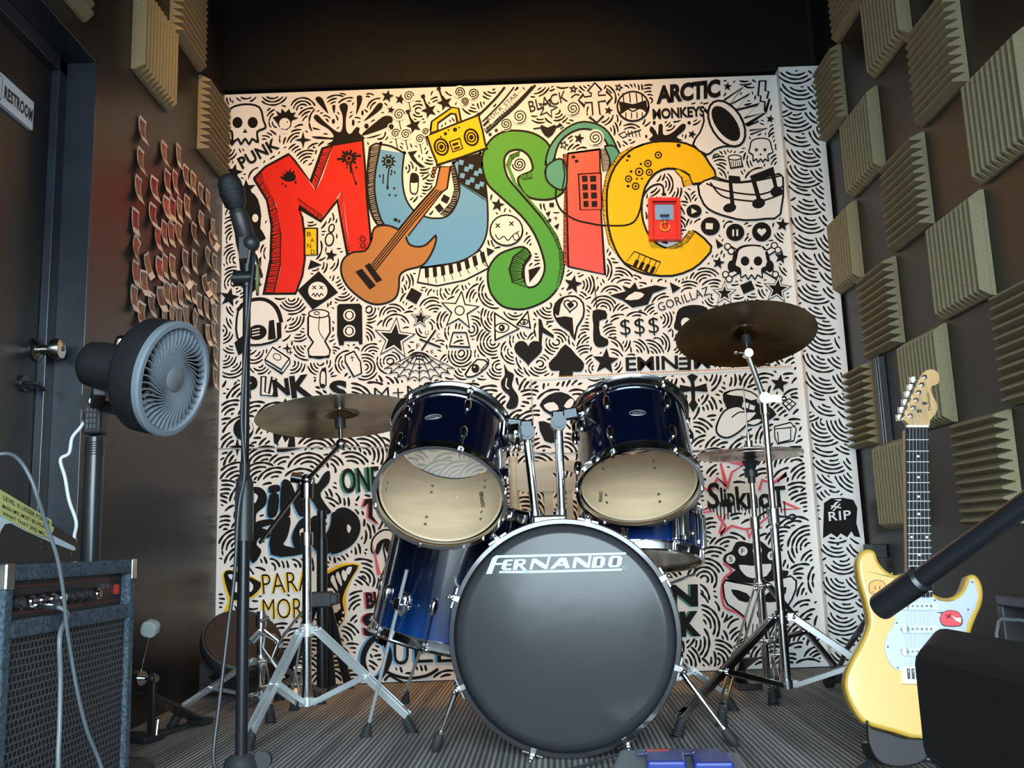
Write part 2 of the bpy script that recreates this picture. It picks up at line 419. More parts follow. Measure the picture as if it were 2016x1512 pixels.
M.ell(808,548,28,28,0); M.ring(808,550,15,15,1.6,RED); M.S([(818,580),(830,640),(848,700)],2,0); M.ell(850,700,7,11,0); M.S([(812,580),(820,640)],2.4,0); M.ell(795,605,5,9,0,n=8); M.ell(852,605,7,9,0,n=8)
for a,b,r in((890,1030,15),(890,1070,14)): M.ring(a,b,r,r,1.8); M.ell(a,b,4,4,0,n=8)
for a,b in((862,1030),(870,1052),(882,1008),(908,1085),(915,1055),(868,1085),(900,1050),(905,1028)): M.ell(a,b,4,4,0,n=6)
# black splash over M
M.F([(680,470),(715,440),(620,435),(585,420),(640,420),(715,425),(690,380),(625,340),(597,305),(620,290),(660,330),(735,390),(765,380),(770,300),(750,240),(778,220),(802,240),(790,310),(792,380),(815,405),(850,365),(872,372),(868,400),(895,440)],0,3)
for P in ([(608,200),(625,182),(650,195),(670,240),(685,285),(650,250)],[(855,180),(885,180),(882,220),(850,292),(855,230)],[(980,225),(1005,222),(1005,250),(960,290),(895,330),(945,270)],[(880,415),(960,340),(1020,298),(1065,305),(1060,345),(1000,380)],[(905,430),(1000,405),(960,425)],[(707,240),(727,235),(720,285)],[(595,365),(640,380),(600,378)]): M.F(P,0,3)
for a,b,rx,ry in((715,330,10,15),(833,338,9,20),(912,358,14,16),(888,280,8,16),(600,485,9,6)): M.ell(a,b,rx,ry,0,n=10)
# U
M.T=(0,0,1)
M.hatch([(750,284),(739,340),(738,380),(746,420),(757,445)],[(728,290),(723,340),(724,390),(733,425),(745,445)],40,0,GRY,1.4)
M.hatch([(893,322),(904,370),(897,405),(880,428)],[(886,326),(894,372),(887,398),(866,422)],22,0,GRY,1.2)
M.F([(750,284),(750,284),(772,289),(796,302),(796,302),(792,345),(797,385),(812,412),(833,425),(855,430),(880,426),(897,405),(905,370),(893,322),(893,322),(905,314),(945,303),(945,303),(953,340),(960,405),(958,460),(940,495),(905,515),(860,523),(830,525),(800,505),(780,470),(757,443),(746,420),(738,380),(739,340)],BLU,4,3)
M.S([(728,290),(740,283),(750,284)],3); M.S([(728,290),(723,340),(724,390),(733,425),(745,445)],3)
M.F([(902,316),(945,304),(954,345),(959,393),(902,358)],0,1)
for i in range(5):
    for j in range(6):
        a,b=908+i*9.5+j*1.2,320+j*13+i*4.2-(4 if i%2 else 0)
        if (i+j)%2==0 and b<355+i*6.5: M.box(a,b,9,9.5,.25,BLU)
M.S([(903,360),(957,395)],1.5,0,1)
for k in range(10): a=2*PI*k/10; M.S([(765+9*math.cos(a),318+9*math.sin(a)),(765+14*math.cos(a),318+14*math.sin(a))],3,0,1)
M.ell(765,318,10,10,0); M.ring(765,318,6,6,1.5,BLU); M.S([(766,330),(764,350),(763,368)],2.2,0); M.ell(763,369,2.5,5,0,n=8); M.S([(755,343),(754,362)],2,0)
for a,b in((748,347),(771,337),(777,340),(770,343),(776,371),(767,384),(779,385)): M.ell(a,b,2,3,0,n=6)
M.box(779,433,8,6,.4); M.box(786,436,4,6,.4)
# guitar
M.T=(420,130,3.024)
M.F([(1105,975),(1230,820),(1325,715),(1350,600),(1412,600),(1392,730),(1365,748),(1330,790),(1160,1010)],BRN,1,2.6)
M.F([(940,1040),(950,985),(975,955),(1040,950),(1105,975),(1140,1000),(1165,1060),(1220,1077),(1270,1062),(1325,1010),(1318,1070),(1285,1140),(1240,1190),(1150,1215),(1110,1250),(1105,1320),(1085,1380),(1020,1415),(940,1415),(860,1370),(790,1300),(760,1220),(775,1150),(830,1110),(905,1100)],BRN,3,3.2)
M.F([(1090,1000),(1230,830),(1330,725),(1362,745),(1160,1005),(1120,1040)],BRN,1,0)
for d in(-14,0,14,28): M.S([(1330+d,735+d*.3),(1180+d*.8,905+d*.5),(930+d*.7,1220+d*.6)],2,0,1)
for P in([(900,1190),(930,1172),(1007,1275),(972,1292)],[(845,1225),(885,1207),(968,1308),(932,1333)]): M.F(P,0,1)
for i,(a,b) in enumerate(((1318,612),(1312,632),(1306,655),(1340,595))): M.ell(a,b,11,9,BRN,.4,2)
# piano under U
M.T=(0,0,1)
M.F([(828,528),(870,523),(910,515),(945,493),(962,528),(915,552),(860,563),(822,556)],1,1,2.6)
for i in range(8):
    t=i/8; x=836+i*15.5; y=528-i*1.2-i*i*.42; M.F([(x,y),(x+8,y-1-i*.5),(x+9+i*.6,y+18-i*.4),(x+1+i*.6,y+20)],0,1)
    M.S([(x+6,y+18),(x+7+i*.8,y+33-i)],1.3,0,1)
# S
M.T=(900,130,3.024)
M.F([(150,600),(155,520),(200,440),(270,395),(350,385),(450,400),(530,450),(570,520),(600,600),(640,690),(640,740),(580,787),(500,797),(420,778),(375,720),(362,672),(385,650),(442,625),(448,590),(425,535),(375,500),(312,510),(280,560),(300,660),(370,750),(440,830),(515,920),(580,1020),(625,1110),(635,1200),(610,1300),(550,1380),(460,1430),(370,1450),(270,1430),(205,1360),(183,1280),(190,1200),(240,1130),(310,1095),(395,1078),(438,1130),(400,1190),(400,1270),(420,1318),(480,1300),(520,1220),(510,1130),(460,1000),(380,890),(260,780),(180,700)],GRN,3,3.4)
M.hatch([(375,505),(312,530),(290,590),(330,690),(400,775),(490,880),(560,990),(605,1100),(612,1200),(585,1340)],[(372,535),(330,560),(314,600),(355,700),(430,790),(530,905),(600,1015),(632,1115),(637,1200),(610,1310)],86,0,GRN,1.3)
M.hatch([(395,1085),(330,1135),(305,1210),(325,1290),(420,1325)],[(438,1130),(410,1170),(395,1220),(402,1280),(422,1320)],26,0,GRN,1.3)
M.hatch([(372,660),(395,680),(450,670)],[(385,650),(410,640),(445,622)],9,0,GRN,1.3)
M.spiral(370,585,42,2.5,2.2)
M.F([(425,1215),(500,1195),(470,1240),(430,1290)],0,1)
# I
M.hatch([(665,520),(650,700),(655,900),(662,1195)],[(628,525),(640,700),(632,900),(632,1180)],66,0,RD2,1.3)
M.hatch([(850,495),(856,560),(865,630)],[(900,488),(915,550),(908,618)],18,0,GRY,1.3)
M.F([(660,522),(848,497),(852,650),(858,900),(880,1243),(662,1195),(655,900),(650,700)],RD2,1,3)
M.F([(722,645),(856,638),(860,856),(733,858)],RD2,1,2)
for i in range(4):
    for j in range(2): M.F([(742+j*48+i*3,655+i*50),(775+j*52+i*2,653+i*50),(777+j*52+i*2,690+i*50),(744+j*48+i*3,692+i*50)],0,1)
M.box(692,543,20,18); M.box(711,568,20,18)
# headphones
M.F([(527,590),(548,490),(620,395),(720,338),(820,343),(900,395),(955,505),(915,510),(885,450),(830,393),(750,375),(670,402),(605,465),(570,570)],TEA,3,3)
M.F([(525,640),(540,590),(610,553),(645,590),(655,670),(640,735),(590,730),(540,690)],TEA,3,3); M.S([(628,570),(640,650),(625,735)],2.4)
M.F([(880,480),(940,482),(972,540),(962,600),(920,618),(905,545)],TEA,3,3)
# C
M.hatch([(1060,487),(980,540),(920,640),(893,760),(895,900),(930,1060),(1000,1180)],[(1040,478),(960,525),(888,635),(862,760),(868,900),(900,1060),(975,1160)],96,0,YEL,1.3)
M.F([(1060,487),(1160,455),(1260,450),(1360,462),(1450,510),(1500,580),(1540,665),(1405,705),(1380,650),(1320,620),(1250,612),(1180,640),(1120,720),(1098,830),(1108,930),(1148,1020),(1208,1070),(1260,1085),(1330,1060),(1390,1000),(1418,988),(1513,1075),(1480,1140),(1400,1210),(1280,1250),(1160,1245),(1080,1225),(1000,1180),(940,1090),(900,960),(890,800),(900,700),(940,600),(1000,530)],YEL,2,3.4)
M.hatch([(1405,705),(1385,655),(1320,618)],[(1345,722),(1330,665),(1290,622)],20,0,YEL,1.4)
M.hatch([(1418,990),(1370,1055),(1300,1090),(1250,1092)],[(1380,980),(1330,1045),(1280,1070),(1240,1083)],20,0,YEL,1.4)
for a,b,r in((1197,532,18),(1135,582,19),(1083,632,22),(1143,635,18),(1020,674,18),(1062,717,19)): M.ring(a,b,r,r,2.2); M.ell(a,b,r*.4,r*.4,0,n=8)
for a,b,r in((1318,475,13),(1022,538,11),(1012,563,8),(1093,585,8),(1035,630,9),(1070,673,7),(1100,673,7),(1017,717,10)): M.ell(a,b,r,r*.9,0,n=10)
M.S([(1055,1105),(1210,1170),(1172,1248),(1000,1175),(1055,1105)],1.8,0,1)
for i in range(4): x=1088+i*33; y=1120+i*13; M.S([(x,y),(x-30,y+76)],1.4,0,1); M.F([(x-24,y+32),(x-4,y+40),(x-22,y+80),(x-44,y+72)],0,1)
M.S([(590,730),(588,790),(620,860),(700,915),(800,940),(870,950),(1000,950),(1060,920),(1090,850),(1105,780),(1150,722),(1200,705),(1225,720),(1228,765)],3)
M.box(1230,765,26,16)
M.F([(1148,446),(1165,415),(1145,385),(1155,360),(1180,385),(1195,412),(1200,352),(1222,352),(1225,405),(1250,412),(1290,390),(1335,348),(1360,352),(1350,385),(1305,425),(1338,446)],0,3); M.ell(1172,340,9,12,0); M.ell(1380,340,10,10,0); M.ell(1125,420,7,9,0)
# boombox
M.T=(0,0,1)
M.F([(847,262),(850,240),(890,212),(903,214),(908,240),(901,243),(897,225),(888,224),(862,243),(862,258)],YEL,1,2.6)
M.F([(842,272),(850,264),(935,230),(943,231),(956,287),(950,295),(868,323),(860,320)],YEL,2,3.2)
for a,b in((869,290),(928,271)): M.ell(a,b,13,16,YEL,-.3,3.4); M.ring(a,b,8,9,2.6,0,-.3); M.ell(a,b,4.5,5,0)
M.F([(885,280),(905,273),(911,293),(892,300)],YEL,1,2); M.F([(890,284),(902,280),(903,285),(892,289)],0,1); M.F([(893,292),(905,288),(906,292),(895,296)],0,1)
for a,b,r in((877,264,3.5),(896,256,4.5),(904,252,2),(883,257,2),(868,270,2)): M.ell(a,b,r,r,0,n=8)
exec_small=True
# motifs, upper left
def skull(cx,cy,k,mi=1,o=3,star=False):
    M.F([(cx-35*k,cy-10*k),(cx-28*k,cy-32*k),(cx,cy-40*k),(cx+28*k,cy-34*k),(cx+36*k,cy-8*k),(cx+40*k,cy+6*k),(cx+24*k,cy+14*k),(cx+25*k,cy+34*k),(cx+14*k,cy+28*k),(cx+8*k,cy+38*k),(cx,cy+28*k),(cx-8*k,cy+38*k),(cx-14*k,cy+28*k),(cx-24*k,cy+34*k),(cx-26*k,cy+14*k),(cx-38*k,cy+6*k)],mi,3,o)
    for sx in(-1,1):
        if star: M.star(cx+sx*14*k,cy-2*k,9*k)
        else: M.ell(cx+sx*15*k,cy-4*k,10*k,11*k,0 if mi==1 else 1)
    M.F([(cx,cy+8*k),(cx+5*k,cy+16*k),(cx-5*k,cy+16*k)],0 if mi==1 else 1,1)
skull(483,246,1.0,1,3.4); M.S([(452,250),(447,270),(460,285)],6,0)
M.F([(537,232),(548,228),(543,218),(553,224),(555,214),(562,222),(570,215),(573,223),(583,222),(578,230),(588,233),(575,238),(573,250),(565,256),(552,254),(546,243)],0,1); M.ell(561,244,11,11,1); M.ell(566,241,1.6,1.6,0,n=6); M.S([(552,250),(556,262),(566,262)],2,1)
M.text('PUNK',478,334,552,292,24,0,.03,0,True,1.05)
M.sparkle(597,276,17); M.star(461,340,18,.2); M.star(486,372,19,-.1); M.star(452,586,20,.2)
M.F([(462,455),(475,395),(492,378),(508,392),(515,425),(513,450),(524,470),(500,485),(498,520),(515,505),(508,545),(478,550),(470,500)],0,2); M.ell(503,430,6,8,1)
M.F([(485,520),(508,512),(500,548),(516,560),(492,580),(470,560)],0,1)
M.F([(600,450),(625,450),(625,502),(600,503)],YEL,1,2.4); 
for t,a,b in(('B',609,466),('A',615,478),('N',609,489),('D',616,501)): M.text(t,a-4,b,a+4,b,9,0,.01,0,False)
M.ell(649,472,8,12,1,.15,2.4); M.ell(653,450,5,8,1,.3,2.4); M.star(652,503,13,.15); M.F([(612,512),(634,522),(606,531)],0,1)
M.F([(586,572),(628,534),(666,576),(616,610)],0,1); M.ell(626,573,19,18,1); M.text('x x',614,570,638,570,7,0,.02,0,False); M.S([(614,583),(618,578),(621,584),(625,578),(629,584),(633,578),(637,583)],1.8,0,1)
# can, speaker, pack, coffin, capsule
M.F([(607,625),(607,660),(617,674),(607,688),(609,703),(648,703),(650,690),(640,672),(650,655),(649,625),(640,615),(617,615)],1,1,2.8); M.ell(628,618,20,8,1,0,2.2); M.ring(624,617,5,3,1.6); M.S([(630,622),(628,650),(638,668)],1.4); M.S([(609,700),(628,706),(648,700)],2.4)
M.F([(664,603),(668,599),(708,598),(713,603),(714,662),(714,678),(707,678),(706,672),(678,672),(677,680),(668,680),(664,660)],0,1)
for b in(621,652): M.ell(688,b,12,12,1); M.ell(688,b,9,9,0); M.ell(688,b,6,7,1)
M.F([(537,684),(570,706),(554,728),(522,708)],1,1,2.2); M.ring(546,703,8,6,1.4,0,.5); M.S([(522,708),(524,716),(556,736),(554,728)],1.6,0,1); M.S([(556,736),(572,714),(570,706)],1.6,0,1)
M.sparkle(566,686,11); M.sparkle(572,694,6)
M.F([(680,700),(697,692),(710,713),(712,735),(697,742),(680,712)],1,1,2.4); M.S([(693,700),(694,712)],1.4,0,1); M.S([(689,705),(698,704)],1.4,0,1)
M.F([(631,736),(640,724),(642,758),(632,762)],1,2,2.2); M.ell(638,729,3.5,3.5,0); M.ell(636,759,3.5,3.5,0)
M.F([(809,346),(815,342),(822,345),(824,354),(822,378),(815,382),(808,376)],1,2,2); M.F([(809,346),(815,342),(822,345),(824,354),(823,360),(808,360)],0,2)
M.F([(803,300),(822,297),(814,306),(822,318),(838,330),(828,330),(812,316)],0,1)
for a,b,s_ in((763,190,13),(788,196,11),(770,217,8),(980,404,14),(1128,560,19),(977,257,5),(965,265,5)): M.star(a,b,s_,.2)
M.box(877,392,14,13,.5); M.box(865,410,14,12,.9); M.box(815,583,24,24,.5)
for (a,b,t) in((812,240,-.35),(842,210,-.35),(873,195,-.3)):
    M.star(a+3,b+8,16,t); M.S([(a,b+6),(a-9,b-20)],3,0,1); M.box(a-9,b-20,8,6,-.4)
for a,b,r in((786,226,11),(779,263,9),(799,265,10),(827,274,9),(805,190,10),(838,260,7)): M.spiral(a,b,r,2,1.7); M.S([(a,b+r+1),(a+4,b+r+20)],1.5)
for a,b,r in((905,182,11),(932,185,11),(1023,230,14),(996,245,12),(1128,214,14),(1172,272,15),(915,200,8),(770,250,5)): M.spiral(a,b,r,2.3,1.9)
# rock star stripes
for k,(a,b,c,d) in enumerate(((942,228,994,172),(950,240,1012,172),(952,248,1020,172),(957,255,1048,170),(957,262,1054,168))): M.S([(a,b),(c*.6+a*.4,d*.55+b*.45),(c,d)],2.3 if k%2 else 3.4)
for k in range(20): t=k/20; M.S([(953+t*95,253-t*82),(957+t*95,259-t*84)],1.2,0,1)
M.F([(958,236),(1012,180),(1028,176),(968,246)],1,1); M.text('ROCK STAR',963,241,1020,188,8,0,.01,0,False,1.1)
M.text('BLACK',1044,222,1118,200,22,0,0,.02); M.star(1078,214,19,.2,0,1.8)
# outline cross
M.F([(1171,164),(1184,178),(1178,182),(1178,189),(1192,188),(1193,180),(1205,193),(1194,206),(1192,199),(1178,201),(1181,226),(1188,229),(1175,242),(1160,231),(1167,227),(1165,202),(1151,203),(1151,210),(1139,198),(1149,186),(1150,192),(1164,190),(1164,184),(1157,180)],1,1,2.2)
M.star(1129,176,7,.1,0,1.8); M.star(1218,173,7,.3,0,1.8); M.star(1198,218,9,.2)
# mouth
M.ell(1246,210,31,29,1,0,3); M.F([(1218,200),(1246,206),(1272,198),(1276,222),(1262,216),(1240,214),(1222,226)],0,1)
for x in(1229,1242,1255,1266): M.S([(x-3,184),(x-1,203)],2,0,1)
for x in(1232,1243,1254,1264): M.S([(x,222),(x,234)],1.8,0,1)
M.S([(1218,225),(1232,214),(1246,220),(1262,213),(1274,224)],2.4)
# ARCTIC MONKEYS
M.text('ARCTIC',1292,206,1418,192,36,0,.05,.03,True,.92); M.text('MONKEYS',1285,236,1388,230,21,0,.035,0,True,.95)
M.F([(1065,246),(1078,252),(1092,246),(1094,256),(1080,272),(1066,258)],0,2); M.S([(1092,252),(1106,246),(1100,244)],2.5,0,1); M.S([(1066,252),(1050,254)],2,0,1)
M.S([(1232,266),(1262,256)],1.8,0,1); M.F([(1218,266),(1230,260),(1234,268),(1226,272)],1,1,1.6)
for x in(1238,1245,1252,1259): M.S([(x-2,258),(x+1,270)],1.6,0,1)
M.star(1140,273,11,.2); M.star(1110,286,8,.3,0,1.6); M.star(1362,265,9,.3); M.star(1432,171,9,.1); M.star(1516,235,9,.2)
# megaphone, bolt, rays
M.T=(1250,130,3.024)
M.F([(345,470),(385,400),(410,330),(412,260),(520,380),(620,470),(530,480),(470,500),(425,530)],1,2,3)
M.ell(545,345,92,150,1,-.55,3.6); M.ell(540,345,60,122,0,-.62)
M.F([(740,92),(778,92),(774,150),(795,155),(785,195),(800,200),(775,275),(770,265),(772,215),(745,212),(748,180),(732,178)],1,1,2.4)
M.S([(530,205),(640,130),(560,235),(680,170),(600,265),(735,230),(650,310),(775,280),(660,355),(735,330)],3,0,1); M.S([(680,385),(785,372),(685,410)],2.6,0,1)
M.T=(0,0,1)
skull(1497,297,.6,1,2.2,True)
M.F([(1434,312),(1458,312),(1462,328),(1438,332)],1,1,2.2); M.ell(1446,311,13,5,1,0,2)
for x in range(1439,1460,4): M.S([(x,318),(x+1,330)],1.3,0,1)
# staff swoosh with notes
M.F([(1374,366),(1385,402),(1405,418),(1435,428),(1465,434),(1508,431),(1536,422),(1541,350),(1520,346),(1478,357),(1440,359),(1410,350),(1400,352)],1,2,3)
for k in range(2): M.S([(1390+k*8,362-k*2),(1420,374+k*12),(1460,382+k*13),(1500,383+k*13),(1540,368+k*14)],2.8)
M.S([(1400,352),(1440,360),(1480,358),(1540,346)],2.8)
M.F([(1434,346),(1456,348),(1458,358),(1441,359),(1447,414),(1438,412),(1434,360)],0,1); M.ell(1436,410,13,9,0,-.2)
M.F([(1476,347),(1522,329),(1531,372),(1524,374),(1517,345),(1488,357),(1500,400),(1492,402),(1482,368)],0,1); M.ell(1493,401,13,10,0,-.3); M.ell(1528,378,12,10,0,-.3)
# media buttons
for a,b,rx,ry in((1366,416,15,13),(1398,446,19,18),(1447,458,18,17),(1499,457,19,19)): M.ell(a,b,rx,ry,0)
M.F([(1361,410),(1372,417),(1361,422)],1,1); M.box(1396,446,14,12,.05,1); M.box(1443,459,3.5,13,0,1); M.box(1451,459,3.5,13,0,1); M.heart(1499,457,9,0,1)
# skull with bones and headphones
for a,b,c,d in((1436,490,1530,545),(1528,488,1432,545)):
    M.S([(a,b),(c,d)],11,0,1); M.S([(a,b),(c,d)],6,1,1)
    for e,f in((a,b),(c,d)): M.ell(e-4,f-4,6,6,1,0,2); M.ell(e+3,f+5,6,6,1,0,2)
M.F([(1442,532),(1444,500),(1458,485),(1480,482),(1503,486),(1514,505),(1514,530),(1478,545)],0,3); skull(1479,518,.85,1,2.2); M.star(1497,497,13,.1,1,0); M.ell(1440,525,8,12,0); M.ell(1515,525,8,12,0)
M.star(1414,518,13,.2); M.star(1540,443,14,.1); M.star(1537,507,14,.2); M.F([(1408,470),(1424,484),(1412,490)],0,1)
M.star(1426,578,15,0,0,0,1.7); M.star(1530,570,20,.1,0,0,1.5); M.box(1471,566,24,19,-.4); M.F([(1318,556),(1340,567),(1324,578)],0,1)
M.text('GORILLAZ',1298,614,1398,580,17,0,0,0,True,1.05)
# winged eye, phone, dollars, notes
M.F([(1200,582),(1232,574),(1224,562),(1240,568),(1250,556),(1256,570),(1290,562),(1315,567),(1285,578),(1275,600),(1245,606),(1226,592)],0,1); M.F([(1230,590),(1250,575),(1268,580),(1256,590)],1,2)
M.F([(1167,612),(1192,612),(1194,628),(1180,632),(1182,660),(1196,668),(1196,680),(1178,684),(1168,672),(1168,640)],0,2)
M.text('$$$',1222,665,1298,660,36,0,-.008,0,True,1.1)
M.F([(1060,627),(1066,630),(1070,645),(1090,660),(1090,666),(1068,655),(1066,684),(1061,684)],0,1); M.heart(1040,692,28,0,0); M.F([(1113,678),(1135,700),(1150,716),(1144,732),(1128,732),(1126,742),(1100,742),(1102,730),(1086,730),(1080,716),(1095,700)],0,2)
M.star(1192,712,27,.08)
M.F([(1091,620),(1094,598),(1110,586),(1132,584),(1148,598),(1148,624),(1136,644),(1130,668),(1122,652),(1104,640)],1,2,3); M.F([(1094,626),(1112,623),(1127,626),(1130,664),(1118,650),(1102,638)],0,1); M.F([(1091,615),(1096,596),(1112,586),(1104,600),(1100,622)],0,2); M.heart(1123,602,13,.1,1,2.4); M.heart(1123,602,7,.1,0)
for k,P in enumerate(([(974,617),(975,670),(1021,648)],[(1018,640),(1039,614),(1044,646)])):
    cx=sum(p[0] for p in P)/3; cy=sum(p[1] for p in P)/3; M.F(P,1,1,2.4); s_=1 if k==0 else .55; M.ell(cx-2,cy+1,14*s_,9*s_,1,-.1,2); M.ell(cx-2,cy+1,6*s_,7*s_,0); M.ell(cx-3,cy,2*s_,2*s_,1,n=8)
# spiky outline shape (generic burst)
M.star(905,612,38,.1,1); M.star(905,612,38,.1,0,2.2); M.ring(905,612,9,9,2); M.S([(892,655),(885,682),(925,684),(918,655)],2.4,0,1); M.S([(892,655),(918,655)],2.4,0,1)
M.S([(830,690),(858,650)],3,0,1); M.S([(826,668),(868,684)],3,0,1)
for t,a,b in(('F',820,686),('C',860,666),('K',848,697),('U',837,660)): M.text(t,a,b,a+7,b,9,0,0,0,True)
M.star(777,667,30,.1,0,0,1.45); M.star(828,627,14,.1,0,0,1.5)
# web, eyes, flame
for k in range(9):
    a=PI*(.08+.105*k); M.S([(826+8*math.cos(a),700-4),(826+72*math.cos(a),718+34*math.sin(a))],1.5,0,1,False)
for j in range(3):
    for k in range(8):
        a0=PI*(.08+.105*k);a1=PI*(.08+.105*(k+1)); r=.4+.28*j; am=(a0+a1)/2; q=lambda a,r:(826+72*r*math.cos(a),698+(20+34*math.sin(a))*r)
        M.S([q(a0,r),q(am,r*.86),q(a1,r)],1.6,0,3)
M.F([(916,738),(940,708),(962,716),(948,732),(930,742)],1,2,2.6); M.ell(936,726,8,9,0); M.ell(934,723,2,2,1,n=6); M.S([(946,730),(962,712),(958,706)],2)
M.F([(992,716),(1000,730),(1012,738),(1008,760),(1020,780),(1018,800),(1005,806),(996,800),(1004,782),(990,768),(986,752),(994,738)],0,3); M.S([(998,745),(996,760),(1002,766)],2,1)
M.F([(1062,798),(1080,778),(1105,772),(1128,784),(1138,805),(1115,822),(1085,818)],0,2); M.F([(1070,798),(1090,792),(1100,806),(1082,810)],1,2); M.F([(1110,800),(1122,785),(1130,790),(1122,804)],1,2); M.F([(1060,830),(1085,835),(1105,850),(1098,870),(1072,868)],0,2)
M.text('M+M',738,790,832,784,26,0,-.01,0)
M.text('P',484,786,512,782,44,0,.07,0); M.text('U',512,782,540,780,38,1,.03,0); M.F([(515,742),(524,742),(522,772),(530,776),(536,742),(545,746),(538,780),(514,778)],1,1,2.2); M.text('N',540,782,572,778,34,0,.05,0); M.text('K',575,785,616,780,44,0,.05,0); M.text('S',650,792,686,790,42,0,.05,0)
# big head with headphones (left)
M.F([(470,610),(490,592),(515,590),(538,602),(550,625),(552,650),(545,670),(500,680),(468,665)],1,3,3.4); M.S([(468,612),(488,594),(520,590),(545,606),(555,635)],6,0); M.ell(507,655,19,15,0,-.2); M.F([(530,632),(540,630),(544,668),(528,670)],0,1); M.F([(545,635),(554,637),(555,665),(546,668)],0,1)
for k in range(3): M.S([(497,650+k*6),(512,647+k*6)],1.8,1,1)
M.F([(462,675),(480,660),(485,690),(470,700)],0,1)
# small smiley with tongue
M.ell(997,454,32,30,1,0,2.6); 
for a,b in((980,445),(1007,441)): M.S([(a-4,b-4),(a+4,b+4)],2,0,1); M.S([(a-4,b+4),(a+4,b-4)],2,0,1)
M.S([(975,462),(982,472),(992,466),(1000,474),(1010,464),(1022,456)],1.8); M.F([(1010,464),(1018,460),(1022,470),(1014,474)],1,2,1.6)
M.F([(958,488),(974,494),(960,505)],0,1); M.box(1086,404,9,8); M.F([(1074,420),(1084,416),(1080,428)],0,1); M.F([(1090,446),(1101,440),(1098,452)],0,1); M.box(1082,434,6,6,.4); M.sparkle(1094,430,5); M.F([(1040,532),(1062,525),(1046,550)],0,1)
# EMINEM with a turned E, black cross, lips, cubes
M.text('EMIN',1232,731,1335,727,27,0,.02,0,True,.95)
for b in(703,713,723): M.F([(1336,b+1),(1360,b),(1360,b+5),(1336,b+6)],0,1)
M.F([(1353,704),(1360,704),(1360,729),(1353,729)],0,1); M.text('M',1366,727,1398,725,26,0,.02,0)
skull(1364,640,.95,0,2)
M.F([(1352,741),(1362,736),(1374,741),(1366,752),(1368,762),(1390,755),(1393,772),(1368,770),(1368,788),(1374,797),(1364,812),(1355,797),(1361,788),(1360,770),(1336,774),(1338,758),(1360,762),(1359,752)],0,1)
M.F([(1424,777),(1450,768),(1475,778),(1490,784),(1510,800),(1526,816),(1500,832),(1470,838),(1440,815),(1430,800)],0,2,2.6)
M.F([(1426,775),(1452,767),(1478,772),(1492,784),(1478,790),(1460,782),(1440,780)],1,2,2.4); M.F([(1410,840),(1425,810),(1452,800),(1470,810),(1490,812),(1475,830),(1455,850),(1432,862),(1414,856)],1,3,3); M.S([(1440,822),(1455,812),(1472,812)],2.2); M.F([(1462,792),(1474,794),(1472,804),(1460,802)],1,1); M.F([(1476,796),(1486,800),(1484,808),(1474,806)],1,1); M.F([(1468,832),(1490,824),(1500,828),(1484,838)],1,2,2)
M.star(1534,756,19,.15); M.F([(1540,794),(1553,785),(1566,795),(1553,808)],1,1,2); M.S([(1546,789),(1560,802)],1.8,0,1); M.S([(1546,801),(1560,790)],1.8,0,1)
M.F([(1524,840),(1556,832),(1567,845),(1562,868),(1530,874),(1525,862)],1,1,2); M.S([(1524,845),(1556,842),(1556,866),(1532,872),(1530,850)],1.8,0,1); M.S([(1556,842),(1566,838)],1.6,0,1)
M.ell(480,845,20,22,0); M.S([(492,830),(496,845),(486,856)],4,1); M.sparkle(468,880,18); M.F([(538,848),(580,846),(582,880),(556,882),(540,872)],0,1); M.F([(548,872),(556,858),(562,872),(570,862),(566,882),(552,886)],1,1); M.F([(546,882),(600,882),(560,890),(546,890)],0,1)
# horizontal joints of the boards with a bead of filler
M.S([(1045,747),(1200,739),(1400,732),(1560,723)],2.2,WHT,1,True); 
for k in range(90): x=1100+k*5.1; y=744.5-(x-1045)*.0447; M.S([(x,y+1.5),(x+3.4,y-1.5)],1.4,BRN,1,False)
M.S([(1045,747),(1049,820),(1054,960)],1.6,GRY,1,False); M.S([(430,884),(700,880),(1100,893),(1560,883)],2,GRY,1,False)
M.S([(1170,560),(1174,600),(1176,640)],1.6,0,1,False)
# lower band lettering
M.T=(400,900,3.024)
def shadow(P,col,dx,dy): M.F([(a+dx,b+dy) for a,b in P],col,3)
pf=[[(262,200),(300,178),(350,185),(382,230),(370,290),(320,335),(312,400),(265,385),(275,300)],[(395,175),(450,165),(460,200),(400,215)],[(398,225),(452,225),(440,345),(385,352)],[(470,150),(520,145),(560,230),(570,130),(620,130),(620,330),(570,345),(520,240),(520,345),(462,345)],
 [(640,140),(680,160),(725,95),(755,85),(752,150),(700,215),(730,280),(765,330),(700,335),(640,250),(625,340),(590,330)],
 [(262,430),(330,380),(420,370),(410,400),(350,420),(400,440),(395,480),(340,480),(320,520),(350,560),(300,632),(262,560),(250,480)],
 [(430,370),(520,360),(505,470),(480,520),(540,540),(600,575),(405,580)],[(560,400),(600,360),(640,380),(650,470),(620,560),(560,560),(530,480)],
 [(640,370),(700,350),(700,440),(730,460),(760,400),(770,330),(820,345),(810,470),(770,560),(700,580),(640,500)],[(790,320),(850,300),(920,350),(938,430),(900,510),(830,560),(760,575),(800,500),(815,400)]]
for P in pf: shadow(P,LBL,-9,5)
for P in pf: M.F(P,0,3)
for P in ([(308,215),(328,235),(310,275),(300,245)],[(862,400),(882,420),(870,452),(858,430)],[(575,440),(600,425),(610,470),(590,490)]): M.F(P,1,3)
M.text('ONE',818,222,1042,206,150,NIN,.03,0); M.text('ONE',832,218,1056,202,150,0,.02,0)
for col,dx in((PNK,-12),(0,0)):
    M.F([(965+dx,250),(1010+dx,245),(1060+dx,260),(1010+dx,275),(1010+dx,350),(1050+dx,405),(985+dx,360),(985+dx,275),(950+dx,300)],col,1)
